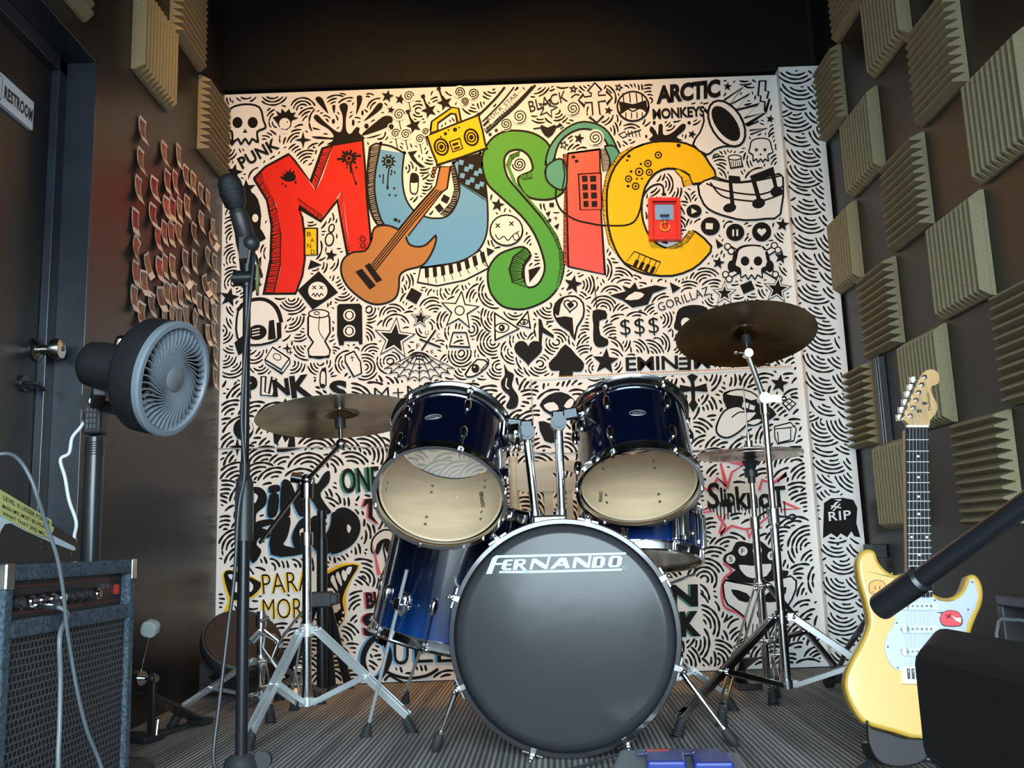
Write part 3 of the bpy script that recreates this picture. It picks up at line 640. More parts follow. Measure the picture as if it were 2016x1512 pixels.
M.F([(1040,270),(1075,270),(1060,300),(1085,330),(1040,350)],PNK,1); 
M.F([(1005,560),(1010,490),(1060,440),(1110,435),(1165,470),(1140,600),(1120,640),(1150,740),(1060,730),(1090,640),(1075,540),(1090,500),(1040,520),(1035,570)],1,3,3); M.F([(1025,560),(1050,500),(1100,485),(1125,520),(1110,580),(1085,550),(1075,510),(1045,575)],0,3); M.F([(1005,505),(1015,560),(1035,700),(1060,700),(1025,560)],PNK,1); M.F([(1070,700),(1110,600),(1130,680),(1110,735)],0,2)
for dx,dy,c in((-8,4,YEL),(0,0,0)):
    M.text('PARA',360+dx,815+dy,650+dx,790+dy,118,c,-.012 if c==0 else 0,0,True,1.0); M.text('MORE',360+dx,965+dy,650+dx,955+dy,120,c,-.012 if c==0 else 0,0)
# butterfly
M.F([(690,720),(760,665),(850,630),(935,640),(900,700),(860,790),(850,850),(850,940),(820,1000),(785,1000),(740,930),(700,840)],YEL,2)
M.F([(700,730),(770,680),(850,645),(925,645),(890,710),(848,790),(830,860),(845,940),(815,1000),(790,1002),(745,930),(705,840)],0,2)
for P in ([(735,790),(770,780),(800,830),(820,900),(770,930),(750,860)],[(760,735),(775,700),(790,735),(805,800)],[(790,710),(805,680),(825,730),(825,770)],[(825,700),(835,670),(860,700),(845,740)],[(850,680),(865,655),(888,655),(870,700)],[(705,760),(722,765),(725,800)]): M.F(P,1,2)
for a,b in((835,925),(832,960),(815,980),(800,1000),(780,1008)): M.ell(a,b,7,8,1,n=8)
M.F([(740,950),(790,1010),(820,1070),(770,1020),(700,960)],YEL,1); M.S([(690,940),(740,960),(800,1060)],3)
M.F([(115,700),(150,670),(240,690),(340,740),(330,810),(270,850),(180,860),(130,960),(110,950),(150,860),(130,780)],YEL,2); M.F([(125,700),(160,672),(240,700),(345,745),(325,800),(260,845),(180,850),(150,800)],0,2)
for P in([(180,740),(230,760),(240,810),(190,800)],[(260,730),(300,760),(290,800),(262,790)],[(150,700),(180,700),(170,730)]): M.F(P,1,2)
# red shadowed letters, QUEEN
for dx,c in((-12,PNK),(0,0)): M.text('BU',975+dx,905,1080+dx,895,100,c,.05,0); M.text('S',960+dx,1072,1060+dx,1060,140,c,.05,0)
for dx,c in((-16,LBL),(0,0)):
    M.S([(1090+dx,1110),(1020+dx,1080),(965+dx,1150),(955+dx,1230),(1000+dx,1320),(1060+dx,1300),(1110+dx,1200),(1090+dx,1110),(1050+dx,1090)],9,c)
    M.text('U',1135+dx,1235,1225+dx,1235,150,c,.0,0); M.text('E',1262+dx,1225,1370+dx,1220,140,c,.0,0); M.text('E',1395+dx,1222,1490+dx,1218,140,c,0,0)
M.S([(1060,1250),(1120,1290),(1220,1315),(1330,1300),(1400,1260)],5,0); M.S([(1080,1330),(1110,1300),(1150,1320),(1190,1340)],4,0)
M.T=(0,0,1)
for dx,c in((-5,NIN),(0,0)): M.text('LIN',1262+dx,1196,1374+dx,1194,44,c,.05,0); M.text('K',1340+dx,1254,1380+dx,1252,50,c,.06,0)
M.text('EA',998,1004,1018,1004,14,0,.01,0)
# red star scratches and the spiky band name
for P in ([(1384,960),(1398,968),(1412,942),(1430,958),(1418,912)],[(1430,962),(1440,930),(1466,915),(1420,905)],[(1494,965),(1500,945),(1520,952),(1548,933),(1530,950)],[(1540,988),(1572,1002),(1540,1003)],[(1370,1010),(1398,998),(1372,1012),(1402,1006)],[(1412,1014),(1428,1036),(1418,1052),(1440,1035),(1465,1042),(1500,1038)],[(1428,1012),(1415,1050)],[(1470,1042),(1474,1058),(1482,1042),(1530,1002)]): M.S(P,3.6,PNK,1)
M.text('S',1392,1002,1416,1002,52,0,.02,0); M.text('lip',1420,1010,1448,1008,50,0,.03,0); M.text('kn',1450,1004,1492,1000,46,0,.03,0); M.text('oT',1494,1002,1548,998,42,0,.03,0)
for x in range(1396,1548,7): M.S([(x,990+8*math.sin(x)),(x+2,1014+9*math.sin(x*1.7))],2,0,1,False)
# skull with cap, letters 5 F D P
M.F([(1426,1092),(1440,1085),(1448,1068),(1462,1066),(1478,1070),(1496,1064),(1512,1078),(1534,1086),(1534,1108),(1520,1120),(1552,1124),(1540,1140),(1500,1148),(1452,1146),(1428,1136),(1448,1122),(1424,1108)],0,2); M.S([(1424,1108),(1440,1124),(1424,1140),(1420,1170),(1428,1196),(1458,1210),(1474,1236)],4,PNK)
M.F([(1428,1142),(1480,1152),(1556,1134),(1566,1160),(1548,1196),(1530,1210),(1510,1260),(1470,1256),(1466,1215),(1432,1190),(1424,1165)],1,2,3)
for a,b,t in((1438,1101,'5'),(1462,1085,'F'),(1490,1084,'D'),(1519,1094,'P')): M.ell(a,b,9,9,1); M.text(t,a-3.5,b+5,a+3.5,b+5,10,0,.01,0,False)
M.F([(1454,1112),(1480,1114),(1518,1110),(1508,1134),(1480,1138),(1464,1130)],1,2); M.F([(1438,1160),(1470,1168),(1478,1185),(1454,1182)],0,2); M.F([(1500,1180),(1520,1160),(1548,1156),(1538,1180),(1515,1186)],0,2); M.ell(1495,1208,6,9,0); 
for k in range(6): M.S([(1474+k*8,1228),(1472+k*8,1246)],1.8,0,1)
main_mb=M.finish('mural',None,main_fans,True,11)
# ------------------------------------------------------------------ room shell
wall_paint=mat('black_wall_paint',(.020,.0185,.018),.36,noise=(3.,.35,6,(1,1,.5)),bump=(60,.12,.004))
beam_paint=mat('black_beam_paint',(.007,.0062,.0055),.7,spec=.2,noise=(2.,.4,5),bump=(40,.1,.003))
def floor_mat():
    m=bpy.data.materials.new('ribbed_carpet'); m.use_nodes=True; nt=m.node_tree; b=nt.nodes['Principled BSDF']; N=nt.nodes.new;L=nt.links.new
    tc=N('ShaderNodeTexCoord'); mp=N('ShaderNodeMapping'); L(tc.outputs['Object'],mp.inputs[0]); mp.inputs['Rotation'].default_value=(0,0,math.radians(90))
    # tiles of .5 m alternate direction
    sep=N('ShaderNodeSeparateXYZ'); L(tc.outputs['Object'],sep.inputs[0])
    wv=N('ShaderNodeTexWave'); wv.wave_type='BANDS'; wv.bands_direction='X'; wv.inputs['Scale'].default_value=23; wv.inputs['Distortion'].default_value=.25; wv.inputs['Detail'].default_value=2
    rot=N('ShaderNodeMapping'); L(tc.outputs['Object'],rot.inputs[0]); rot.inputs['Rotation'].default_value=(0,0,math.radians(2)); L(rot.outputs[0],wv.inputs['Vector'])
    n=N('ShaderNodeTexNoise'); n.inputs['Scale'].default_value=160; L(tc.outputs['Object'],n.inputs['Vector'])
    mpn=N('ShaderNodeMapping'); L(rot.outputs[0],mpn.inputs[0]); mpn.inputs['Scale'].default_value=(9,.35,1)
    n2=N('ShaderNodeTexNoise'); n2.inputs['Scale'].default_value=3; n2.inputs['Detail'].default_value=2; L(mpn.outputs[0],n2.inputs['Vector'])
    r=N('ShaderNodeValToRGB'); r.color_ramp.elements[0].color=(.075,.071,.068,1); r.color_ramp.elements[1].color=(.42,.40,.38,1); L(wv.outputs['Fac'],r.inputs[0])
    mx=N('ShaderNodeMix'); mx.data_type='RGBA'; mx.blend_type='MULTIPLY'; mx.inputs['Factor'].default_value=.7; L(r.outputs[0],mx.inputs['A'])
    r2=N('ShaderNodeValToRGB'); r2.color_ramp.elements[0].position=.35; r2.color_ramp.elements[0].color=(.55,.55,.55,1); r2.color_ramp.elements[1].position=.68; r2.color_ramp.elements[1].color=(1.5,1.5,1.5,1)
    L(n2.outputs['Fac'],r2.inputs[0]); L(r2.outputs[0],mx.inputs['B']); L(mx.outputs['Result'],b.inputs['Base Color'])
    b.inputs['Roughness'].default_value=.75
    bm=N('ShaderNodeBump'); bm.inputs['Strength'].default_value=.6; bm.inputs['Distance'].default_value=.004; L(wv.outputs['Fac'],bm.inputs['Height']); L(bm.outputs[0],b.inputs['Normal'])
    return m
fm=floor_mat()
struct(MB().box((0,1.45,-.05),(3.2,4.9,.1)).build('floor',fm))
struct(MB().box((0,-9,-.07),(40,16,.1)).build('ground',mat('street_concrete',(.42,.41,.40),.8,noise=(2,.2,5))))
struct(MB().box((.08,(YB+.013+3.85)/2,ZC/2),(2.9,3.85-YB-.013,ZC)).build('wall_back',wall_paint))
struct(MB().box((.08,1.45,ZC+.05),(3.1,4.9,.1)).build('ceiling',beam_paint))
struct(MB().box((.08,YF-.08,(2.0+ZC)/2),(3.1,.16,ZC-2.0)).build('wall_front',wall_paint))
# left wall with the door recess
yd0,yd1=.9,2.53; zd=1.93; rec=.105
lw=MB(); lw.box((XL-.1,(yd1+YB+.15)/2,ZC/2),(.2,YB+.15-yd1,ZC)); lw.box((XL-.1,(yd0+yd1)/2,(zd+ZC)/2),(.2,yd1-yd0,ZC-zd)); lw.box((XL-.1,(yd0+YF)/2,ZC/2),(.2,yd0-YF,ZC))
struct(lw.build('wall_left',wall_paint))
struct(MB().box((XR+.1,(YF+YB+.15)/2,ZC/2),(.2,YB+.15-YF,ZC)).build('wall_right',wall_paint))
jamb=mat('blue_black_jamb_paint',(.022,.027,.036),.28,noise=(4.,.3,5),bump=(50,.1,.003))
dm=MB(); dm.box((XL-rec-.02,(yd0+yd1)/2,zd/2),(.04,yd1-yd0,zd)); door=struct(dm.build('door_1',mat('black_door_paint',(.016,.016,.017),.35,bump=(30,.1,.003)),bevel=.002))
tr=MB(); tr.box((XL-rec/2+.001,yd1-.006,zd/2),(rec,.012,zd)); tr.box((XL-rec/2+.001,(yd0+yd1)/2,zd-.006),(rec,yd1-yd0,.012)); struct(tr.build('trim_1',jamb,bevel=.002))
# door stop frame just inside
st=MB(); st.box((XL-rec+.012,yd1-.035,zd/2),(.024,.045,zd-.012)); st.box((XL-rec+.012,(yd0+yd1)/2,zd-.035),(.024,yd1-yd0-.03,.045)); struct(st.build('trim_2',jamb,bevel=.002))
# dark lower corner patch and beam over the mural
zt=(atY(443,188,YB)).z
b=MB(); b.box(((XL+1.322)/2-.012,YB-.012,(zt+.012+ZC)/2),(1.322-XL-.02,.05,ZC-zt-.012)); struct(b.build('trim_3',beam_paint,bevel=.003))
# mural board
pt=[(441,187),(1521,148),(1625,1311),(425,1360)]
xl=atY(427,1072,YB).x+.001; xr=atY(1573,600,YB).x
brd=MB(); brd.box(((xl+xr)/2,YB-.0+.003,zt/2+.002),(xr-xl,.018,zt-.004),mi=1)
brd.v=[(v[0],v[1],v[2]) for v in brd.v]
o=len(brd.v); brd.v+=main_mb.v; brd.f+=[tuple(i+o for i in f) for f in main_mb.f]; brd.m+=main_mb.m; brd.s+=main_mb.s
tag(brd.build('mural',paint),'black and white doodle mural with the large coloured word MUSIC across the back wall','mural')
# painted pillar in the right corner
YP=YB-.05
def inpil(x,y):
    a=1529+(y-138)*.0885; b=1603+(y-135)*.0985
    return (x>a+2)&(x<b-3)&(y>139+(1565-x)*.05)&(y<1305)
Pc=Canvas(YP,0,0,0,0,inpil)
Pc.F([(1620,1060),(1622,990),(1636,981),(1660,980),(1680,984),(1688,1000),(1686,1030),(1694,1058),(1682,1056),(1676,1046),(1668,1058),(1655,1050),(1648,1058),(1636,1050)],0,1)
Pc.text('RIP',1632,1026,1676,1022,18,1,.015,0,False,1.1); Pc.S([(1636,1002),(1650,986),(1642,986),(1656,984)],2,1,1,False); Pc.S([(1640,1006),(1654,992)],2,1,1,False); Pc.S([(1636,996),(1656,1000)],2,1,1,False)
def pil_fans(rr):
    L=[];y=1330
    cells=[]
    while y>100:
        k=0; x=1520+(y-138)*.09+rr.uniform(-10,5)
        while x<1750: cells.append((x+rr.uniform(-8,8),y+rr.uniform(-9,9))); x+=54; k+=1
        y-=34
    if True: cells=cells
    for x,y in cells: L.append((x,y,rr.uniform(44,56),0,PI,8.2,3.7))
    return L
pmb=Pc.finish('p',None,pil_fans,True,4)
px0=atY(1573,600,YP).x+.004
pl=MB(); pl.box(((px0+XR-.012)/2,(YP+YB+.01)/2,(zt+.012)/2+.006),(XR-.012-px0,YB+.01-YP,zt),mi=1)
o=len(pl.v); pl.v+=pmb.v; pl.f+=[tuple(i+o for i in f) for f in pmb.f]; pl.m+=pmb.m; pl.s+=pmb.s
struct(pl.build('trim_4',paint))
# ------------------------------------------------------------------ acoustic foam tiles
foam=mat('khaki_foam',(.25,.215,.125),.95,noise=(260,.12,2),bump=(500,.2,.001))
def foam_mesh():
    s=.304; n=11; b=.012; h=.041; p=s/n; e=.020; f=.0032; m=MB()
    m.box((0,0,b/2),(s,s,b))
    for i in range(n):
        x0=-s/2+i*p+.0012; x1=x0+p-.0024; xm=(x0+x1)/2; y0,y1=-s/2,s/2
        m.add([(x0,y0,b),(x1,y0,b),(x1,y1,b),(x0,y1,b),(xm-f,y0+e,h),(xm+f,y0+e,h),(xm+f,y1-e,h),(xm-f,y1-e,h)],[(0,1,5,4),(1,2,6,5),(2,3,7,6),(3,0,4,7),(4,5,6,7)],0,False)
    return m
ROW=[(2.235,.325,'x'),]
fm0=None
def foam_tile(wall,y,z,vert,label):
    global fm0
    if fm0 is None:
        o=foam_mesh().build('foam_tile',foam); fm0=o
    else:
        o=fm0.copy(); COL.objects.link(o)
    x=(XR-.001) if wall=='R' else (XL+.001)
    # local X = ridge spacing, local Y = ridge direction, local Z = out of the wall
    nz=Vector((-1,0,0)) if wall=='R' else Vector((1,0,0))
    yd=Vector((0,0,1)) if vert else Vector((0,1,0)); xd=yd.cross(nz)
    o.matrix_world=Matrix((xd,yd,nz)).transposed().to_4x4(); o.location=(x,y,z)
    tag(o,label,'foam panel','grey-brown wedge foam tiles on the side walls')
cols=[('column nearest mural',3.57),('second column from mural',3.275),('third column from mural',2.966),('fourth column from mural',2.659),('fifth column from mural',2.345)]
zs={2.55:'top row',2.24:'second row from top',1.91:'third row from top',1.594:'fourth row from top',1.281:'fifth row from top',.97:'sixth row from top',.66:'lowest row'}
for ci,z,v in ((0,2.24,0),(0,1.594,1),(0,.97,0),(1,2.55,0),(1,1.91,1),(1,1.281,0),(1,.66,1),(2,2.24,1),(2,1.594,0),(2,.97,1),(3,2.55,1),(3,1.91,0),(3,1.281,1),(3,.66,0),(4,2.24,0),(4,1.594,1),(4,.97,0)):
    foam_tile('R',cols[ci][1],z,v,'%s-ridged foam tile on right wall, %s, %s'%('upright' if v else 'level',cols[ci][0],zs[z]))
foam_tile('L',2.905,2.178,1,'foam tile with upright ridges above the instant photos on the left wall')
foam_tile('L',3.214,2.492,0,'foam tile highest on the left wall near the mural, level ridges')
foam_tile('L',3.525,2.182,0,'foam tile beside the top left corner of the mural, level ridges')
foam_tile('L',2.27,2.14,0,'foam tile above the restroom door frame on the left wall')
# ------------------------------------------------------------------ instant photos pinned on the left wall
pics=[mat('photo_print_%d'%i,c,.35,noise=(38,.75,3)) for i,c in enumerate(((.30,.05,.03),(.16,.015,.02),(.20,.10,.05),(.06,.05,.05),(.26,.16,.09),(.10,.05,.04),(.36,.10,.06)))]
card=mat('photo_card_white',(.80,.74,.68),.45)
PL=[(276,258,0),(272,318,0),(268,373,0),(263,437,0),(263,490,.35),(263,540,0),(260,589,0),(299,373,0),(296,426,0),(307,470,0),(288,524,-.5),(279,558,-.15),(274,620,.05),(294,601,.05),(318.6,304,0),(326,359,.05),(323,411,0),(320,459,0),(309.5,531,0),(312,589,-.25),(348.7,308,0),(341,359,.02),(336.6,413,0),(334,461,0),(321,525,0),(324,578,.1),(321,623,0),(362,348,0),(350,413,.05),(347,461,.05),(335.6,525,0),(338.7,583,0),(334.6,625,.1),(377,361,.1),(365,407,.05),(361,515,0),(361,545,-.7),(352,580,.05),(349,626,0),(391,383,.05),(378,461,0),(379.7,515,.08),(364,570,0),(378.6,577,.05),(362,624,-.1),(406,395,.1),(392.5,438,.05),(389,599,0),(401,562,-.5),(380,632,.3),(417,452,-.2),(415,472,-.8),(405,508,.1),(410,577,-.5),(403,607,.05),(419,521,0),(418,572,.1),(418,616,.2),(417,654,.05),(406,660,-.2),(421,700,.25),(420,745,.05)]
crc={}
def colof(x):
    e=[270,285,305,329,344,356,371,385,398,411]
    return sum(x>v for v in e)
names=['first','second','third','fourth','fifth','sixth','seventh','eighth','ninth','tenth','last']
g={}
for q in sorted(PL,key=lambda q:(colof(q[0]),q[1])): g.setdefault(colof(q[0]),[]).append(q)
rr=random.Random(5)
for ci,L in g.items():
    for k,(x,y,t) in enumerate(L):
        c=atX(x,y,XL); m=MB(); n=8; wd,hh=.052,.085
        cu1=rr.uniform(.006,.015); tw=rr.uniform(-.0004,.0004)
        def prof(v): return .003+cu1*2.6*(v-.38)**2+(.35*cu1*v)
        def pt(u,v,off=0): return (prof(v)+off+tw*u*4, -u*wd/2, (.5-v)*hh)   # local x out of wall
        for side,off in ((0,.0006),(1,0)):
            vs=[];fs=[]
            for i in range(n+1):
                for u in(-1,1): vs.append(pt(u,i/n,off))
            for i in range(n): f=(2*i,2*i+2,2*i+3,2*i+1); fs.append(f if side else tuple(reversed(f)))
            m.add(vs,fs,0,True)
        m.add([pt(-1,0,.0006),pt(1,0,.0006),pt(1,0,0),pt(-1,0,0)],[(0,1,2,3)],0); m.add([pt(-1,1,.0006),pt(1,1,.0006),pt(1,1,0),pt(-1,1,0)],[(0,3,2,1)],0)
        vs=[];fs=[]
        for i in range(n+1):
            v=.09+.66*i/n
            for u in(-.80,.80): vs.append(pt(u,v,.0011))
        for i in range(n): fs.append((2*i+1,2*i+3,2*i+2,2*i))
        m.add(vs,fs,1,True)
        red=(x<345 and y<550)
        pm=pics[rr.choice((0,1,6,0,2)) if red else rr.choice((2,3,4,5,2))]
        o=m.build('instant_photo',[card,pm]); o.location=(XL+.0005,c.y,c.z); o.rotation_euler=(-t,0,0)
        pos='only card' if len(L)==1 else ('top card' if k==0 else ('bottom card' if k==len(L)-1 else '%s card from the top'%['','second','third','fourth','fifth','sixth','seventh','eighth','ninth','tenth','eleventh','twelfth'][k]))
        tag(o,'curled instant photo, %s in %s column from the door'%(pos,names[ci]),'photo','instant photos on the left wall')
# ------------------------------------------------------------------ restroom sign, door furniture
XD=XL-rec
white_plate=mat('sign_white',(.72,.80,.90),.25); blk=mat('print_black',(.01,.01,.012),.4)
s1=atX(66,202,XD+.01); s2=atX(64,258,XD+.01); zc=(s1.z+s2.z)/2; hh=s1.z-s2.z
root=thing('restroom_sign','white sign plate with black word RESTROOM on the dark door','sign',(XD,s1.y-.17,zc))
m=MB(); m.box((XD+.006,s1.y-.17,zc),(.012,.34,hh)); m.build('plate',white_plate,root,bevel=.001)
m=MB(); V,Fc,asp=glyphs('RESTROOM',.045,1.1)
y0,y1=atX(9,170,XD+.012).y,s1.y-.006
m.add([(XD+.0126,y0+(y1-y0)*u,zc-.002+.036*(v-.5)) for u,v in V],Fc,0,False)
def band(m,P,x,w,mi=0):
    for i in range(len(P)-1):
        a,b=Vector(P[i]),Vector(P[i+1]); d=(b-a).normalized(); nn=Vector((-d.y,d.x))*w/2
        m.add([(x,*(a+nn)),(x,*(b+nn)),(x,*(b-nn)),(x,*(a-nn))],[(0,1,2,3)],mi)
yy=y0-.012
band(m,[(yy-.045,zc+.03),(yy-.006,zc+.03),(yy,zc+.024),(yy,zc-.028),(yy-.006,zc-.034),(yy-.045,zc-.034)],XD+.0126,.002)
m.ball((XD+.0126,yy-.03,zc+.018),.006,8,6,0,(.05,1,1)); m.box((XD+.0126,yy-.03,zc-.002),(.0005,.02,.024)); m.box((XD+.0126,yy-.03,zc-.02),(.0005,.012,.014))
m.build('lettering',blk,root)
k=atX(92,688,XD+.03)
knob_=MB().lathe([(.0,0),(.030,.0),(.032,.005),(.026,.010),(.013,.016),(.012,.034),(.018,.040),(.027,.047),(.029,.060),(.026,.070),(.018,.073),(0,.073)],(XD,k.y,k.z),(1,0,0),32).build('door_knob',mat('nickel',(.62,.60,.56),.2,1.),door)
MB().cyl((XD+.073,k.y,k.z),(XD+.075,k.y,k.z),.007,n=12).build('keyhole',blackmetal,knob_)
k=atX(72,758,XD+.02)
m=MB(); m.cyl((XD,k.y-.03,k.z),(XD+.008,k.y-.03,k.z),.022); m.tube([(XD+.008,k.y-.03,k.z),(XD+.025,k.y-.03,k.z),(XD+.028,k.y-.01,k.z),(XD+.026,k.y+.03,k.z-.006)],.006,8)
m.build('door_bolt',blackmetal,door)
# ------------------------------------------------------------------ red framed switch on the mural
a=atY(1275,390,YM-.03); b_=atY(1343,471,YM-.03); cx,cz=(a.x+b_.x)/2,(a.z+b_.z)/2; wd,hg=b_.x-a.x,(a.z-b_.z)
R2=Matrix.Rotation(math.radians(2.2),3,'Y')
redp=mat('glossy_red',(.80,.03,.02),.35); bluep=mat('switch_blue',(.20,.42,.75),.4)
root=thing('framed_switch','red framed light switch with blue panel fixed inside the painted letter C','switch',(cx,YM,cz))
def fr(m,w,h,t,y0,y1,mi=0):
    for dx,dz,sx,sz in ((-(w-t)/2,0,t,h),((w-t)/2,0,t,h),(0,(h-t)/2,w-2*t,t),(0,-(h-t)/2,w-2*t,t)):
        m.box(Vector((cx,(y0+y1)/2,cz))+R2@Vector((dx,0,dz)),(sx,abs(y1-y0),sz),R2,mi)
m=MB(); fr(m,wd,hg,.016,YM-.002,YM-.034); fr(m,wd*.76,hg*.80,.006,YM-.002,YM-.026); m.build('frame',redp,root,bevel=.002)
m=MB(); m.box(Vector((cx,YM-.010,cz)),(wd*.74,.016,hg*.78),R2,1); m.box(Vector((cx,YM-.0195,cz))+R2@Vector((0,0,hg*.17)),(wd*.58,.003,hg*.36),R2,0); m.build('panel',[bluep,redp],root)
m=MB(); m.box(Vector((cx,YM-.025,cz))+R2@Vector((0,0,hg*.08)),(wd*.28,.012,.008),R2); m.tube([Vector((cx-.008,YM-.026,cz)),Vector((cx-.008,YM-.026,cz-hg*.14))],.0015); m.tube([Vector((cx+.008,YM-.026,cz)),Vector((cx+.008,YM-.026,cz-hg*.14))],.0015); m.build('lever',blackplastic,root)
m=MB(); m.ring((cx,YM-.022,cz-hg*.17),(0,1,0),.018,.003,24,6,arc=(.5,5.9)); m.build('dial_mark',mat('mark_yellow',(.85,.6,.03),.4),root)
# trunking on the right wall
a=atX(1722,705,XR-.02); b_=atX(1752,925,XR-.02)
m=MB(); m.box((XR-.014,a.y-.022,(a.z+b_.z)/2),(.028,.045,a.z-b_.z)); m.box((XR-.030,a.y-.022,(a.z+b_.z)/2),(.006,.028,a.z-b_.z-.01))
tag(m.build('cable_trunking',mat('trunking_black',(.035,.035,.037),.3,bump=(30,.2,.004)),bevel=.003),'short black upright cable trunking between foam tiles behind the guitar head','trunking')
# ------------------------------------------------------------------ drums
def lacquer(name,c0,c1,z0,z1):
    m=bpy.data.materials.new(name); m.use_nodes=True; nt=m.node_tree; b=nt.nodes['Principled BSDF']; N=nt.nodes.new; L=nt.links.new
    tc=N('ShaderNodeTexCoord'); sp=N('ShaderNodeSeparateXYZ'); L(tc.outputs['Object'],sp.inputs[0])
    mr=N('ShaderNodeMapRange'); mr.inputs[1].default_value=z0; mr.inputs[2].default_value=z1; L(sp.outputs['Z'],mr.inputs[0])
    rp=N('ShaderNodeValToRGB'); e=rp.color_ramp.elements; e[0].color=(*c0,1); e[1].color=(*c0,1); e[1].position=1; q=e.new(.38); q.color=(*c1,1); q=e.new(.12); q.color=(*[v*.35 for v in c1],1); q=e.new(.8); q.color=(*[v*.12 for v in c1],1)
    L(mr.outputs[0],rp.inputs[0])
    mp=N('ShaderNodeMapping'); mp.inputs['Scale'].default_value=(30,30,2.5); L(tc.outputs['Object'],mp.inputs[0]); n=N('ShaderNodeTexNoise'); n.inputs['Scale'].default_value=3; L(mp.outputs[0],n.inputs['Vector'])
    mx=N('ShaderNodeMix'); mx.data_type='RGBA'; mx.blend_type='MULTIPLY'; mx.inputs['Factor'].default_value=.6; r2=N('ShaderNodeMapRange'); r2.inputs[1].default_value=.3;r2.inputs[2].default_value=.7;r2.inputs[3].default_value=.5;r2.inputs[4].default_value=1.4; L(n.outputs['Fac'],r2.inputs[0]); L(rp.outputs[0],mx.inputs['A']); L(r2.outputs[0],mx.inputs['B'])
    L(mx.outputs['Result'],b.inputs['Base Color']); b.inputs['Roughness'].default_value=.18; b.inputs['Coat Weight'].default_value=1; b.inputs['Coat Roughness'].default_value=.03
    return m
navy=mat('navy_lacquer',(.0012,.003,.013),.16,coat=.8)
wood=mat('pale_ply',(.66,.49,.30),.5,noise=(6,.10,4,(1,1,6)))
clearhead=mat('clear_film',(.9,.92,.93),.04,alpha=.05)
hazyhead=mat('hazy_film',(.86,.88,.88),.3,alpha=.8)
screwm=mat('dark_screw',(.12,.09,.06),.5,.3)
logo=mat('logo_pale_blue',(.60,.80,.95),.4)
def sub(m_,name,ms,root,**k): return m_.build(name,ms,root,**k)
def basis(a,up=(0,0,1)):
    a=Vector(a).normalized(); u=Vector(up)-a*Vector(up).dot(a); u.normalize(); return a,u,u.cross(a).normalized()
def hoopprof(R,h): return [(R+.001,0),(R+.003,-.004),(R+.009,-.003),(R+.007,.002),(R+.006,h*.8),(R+.013,h),(R+.014,h+.002),(R+.004,h+.001),(R+.003,h*.5),(R+.001,0)]
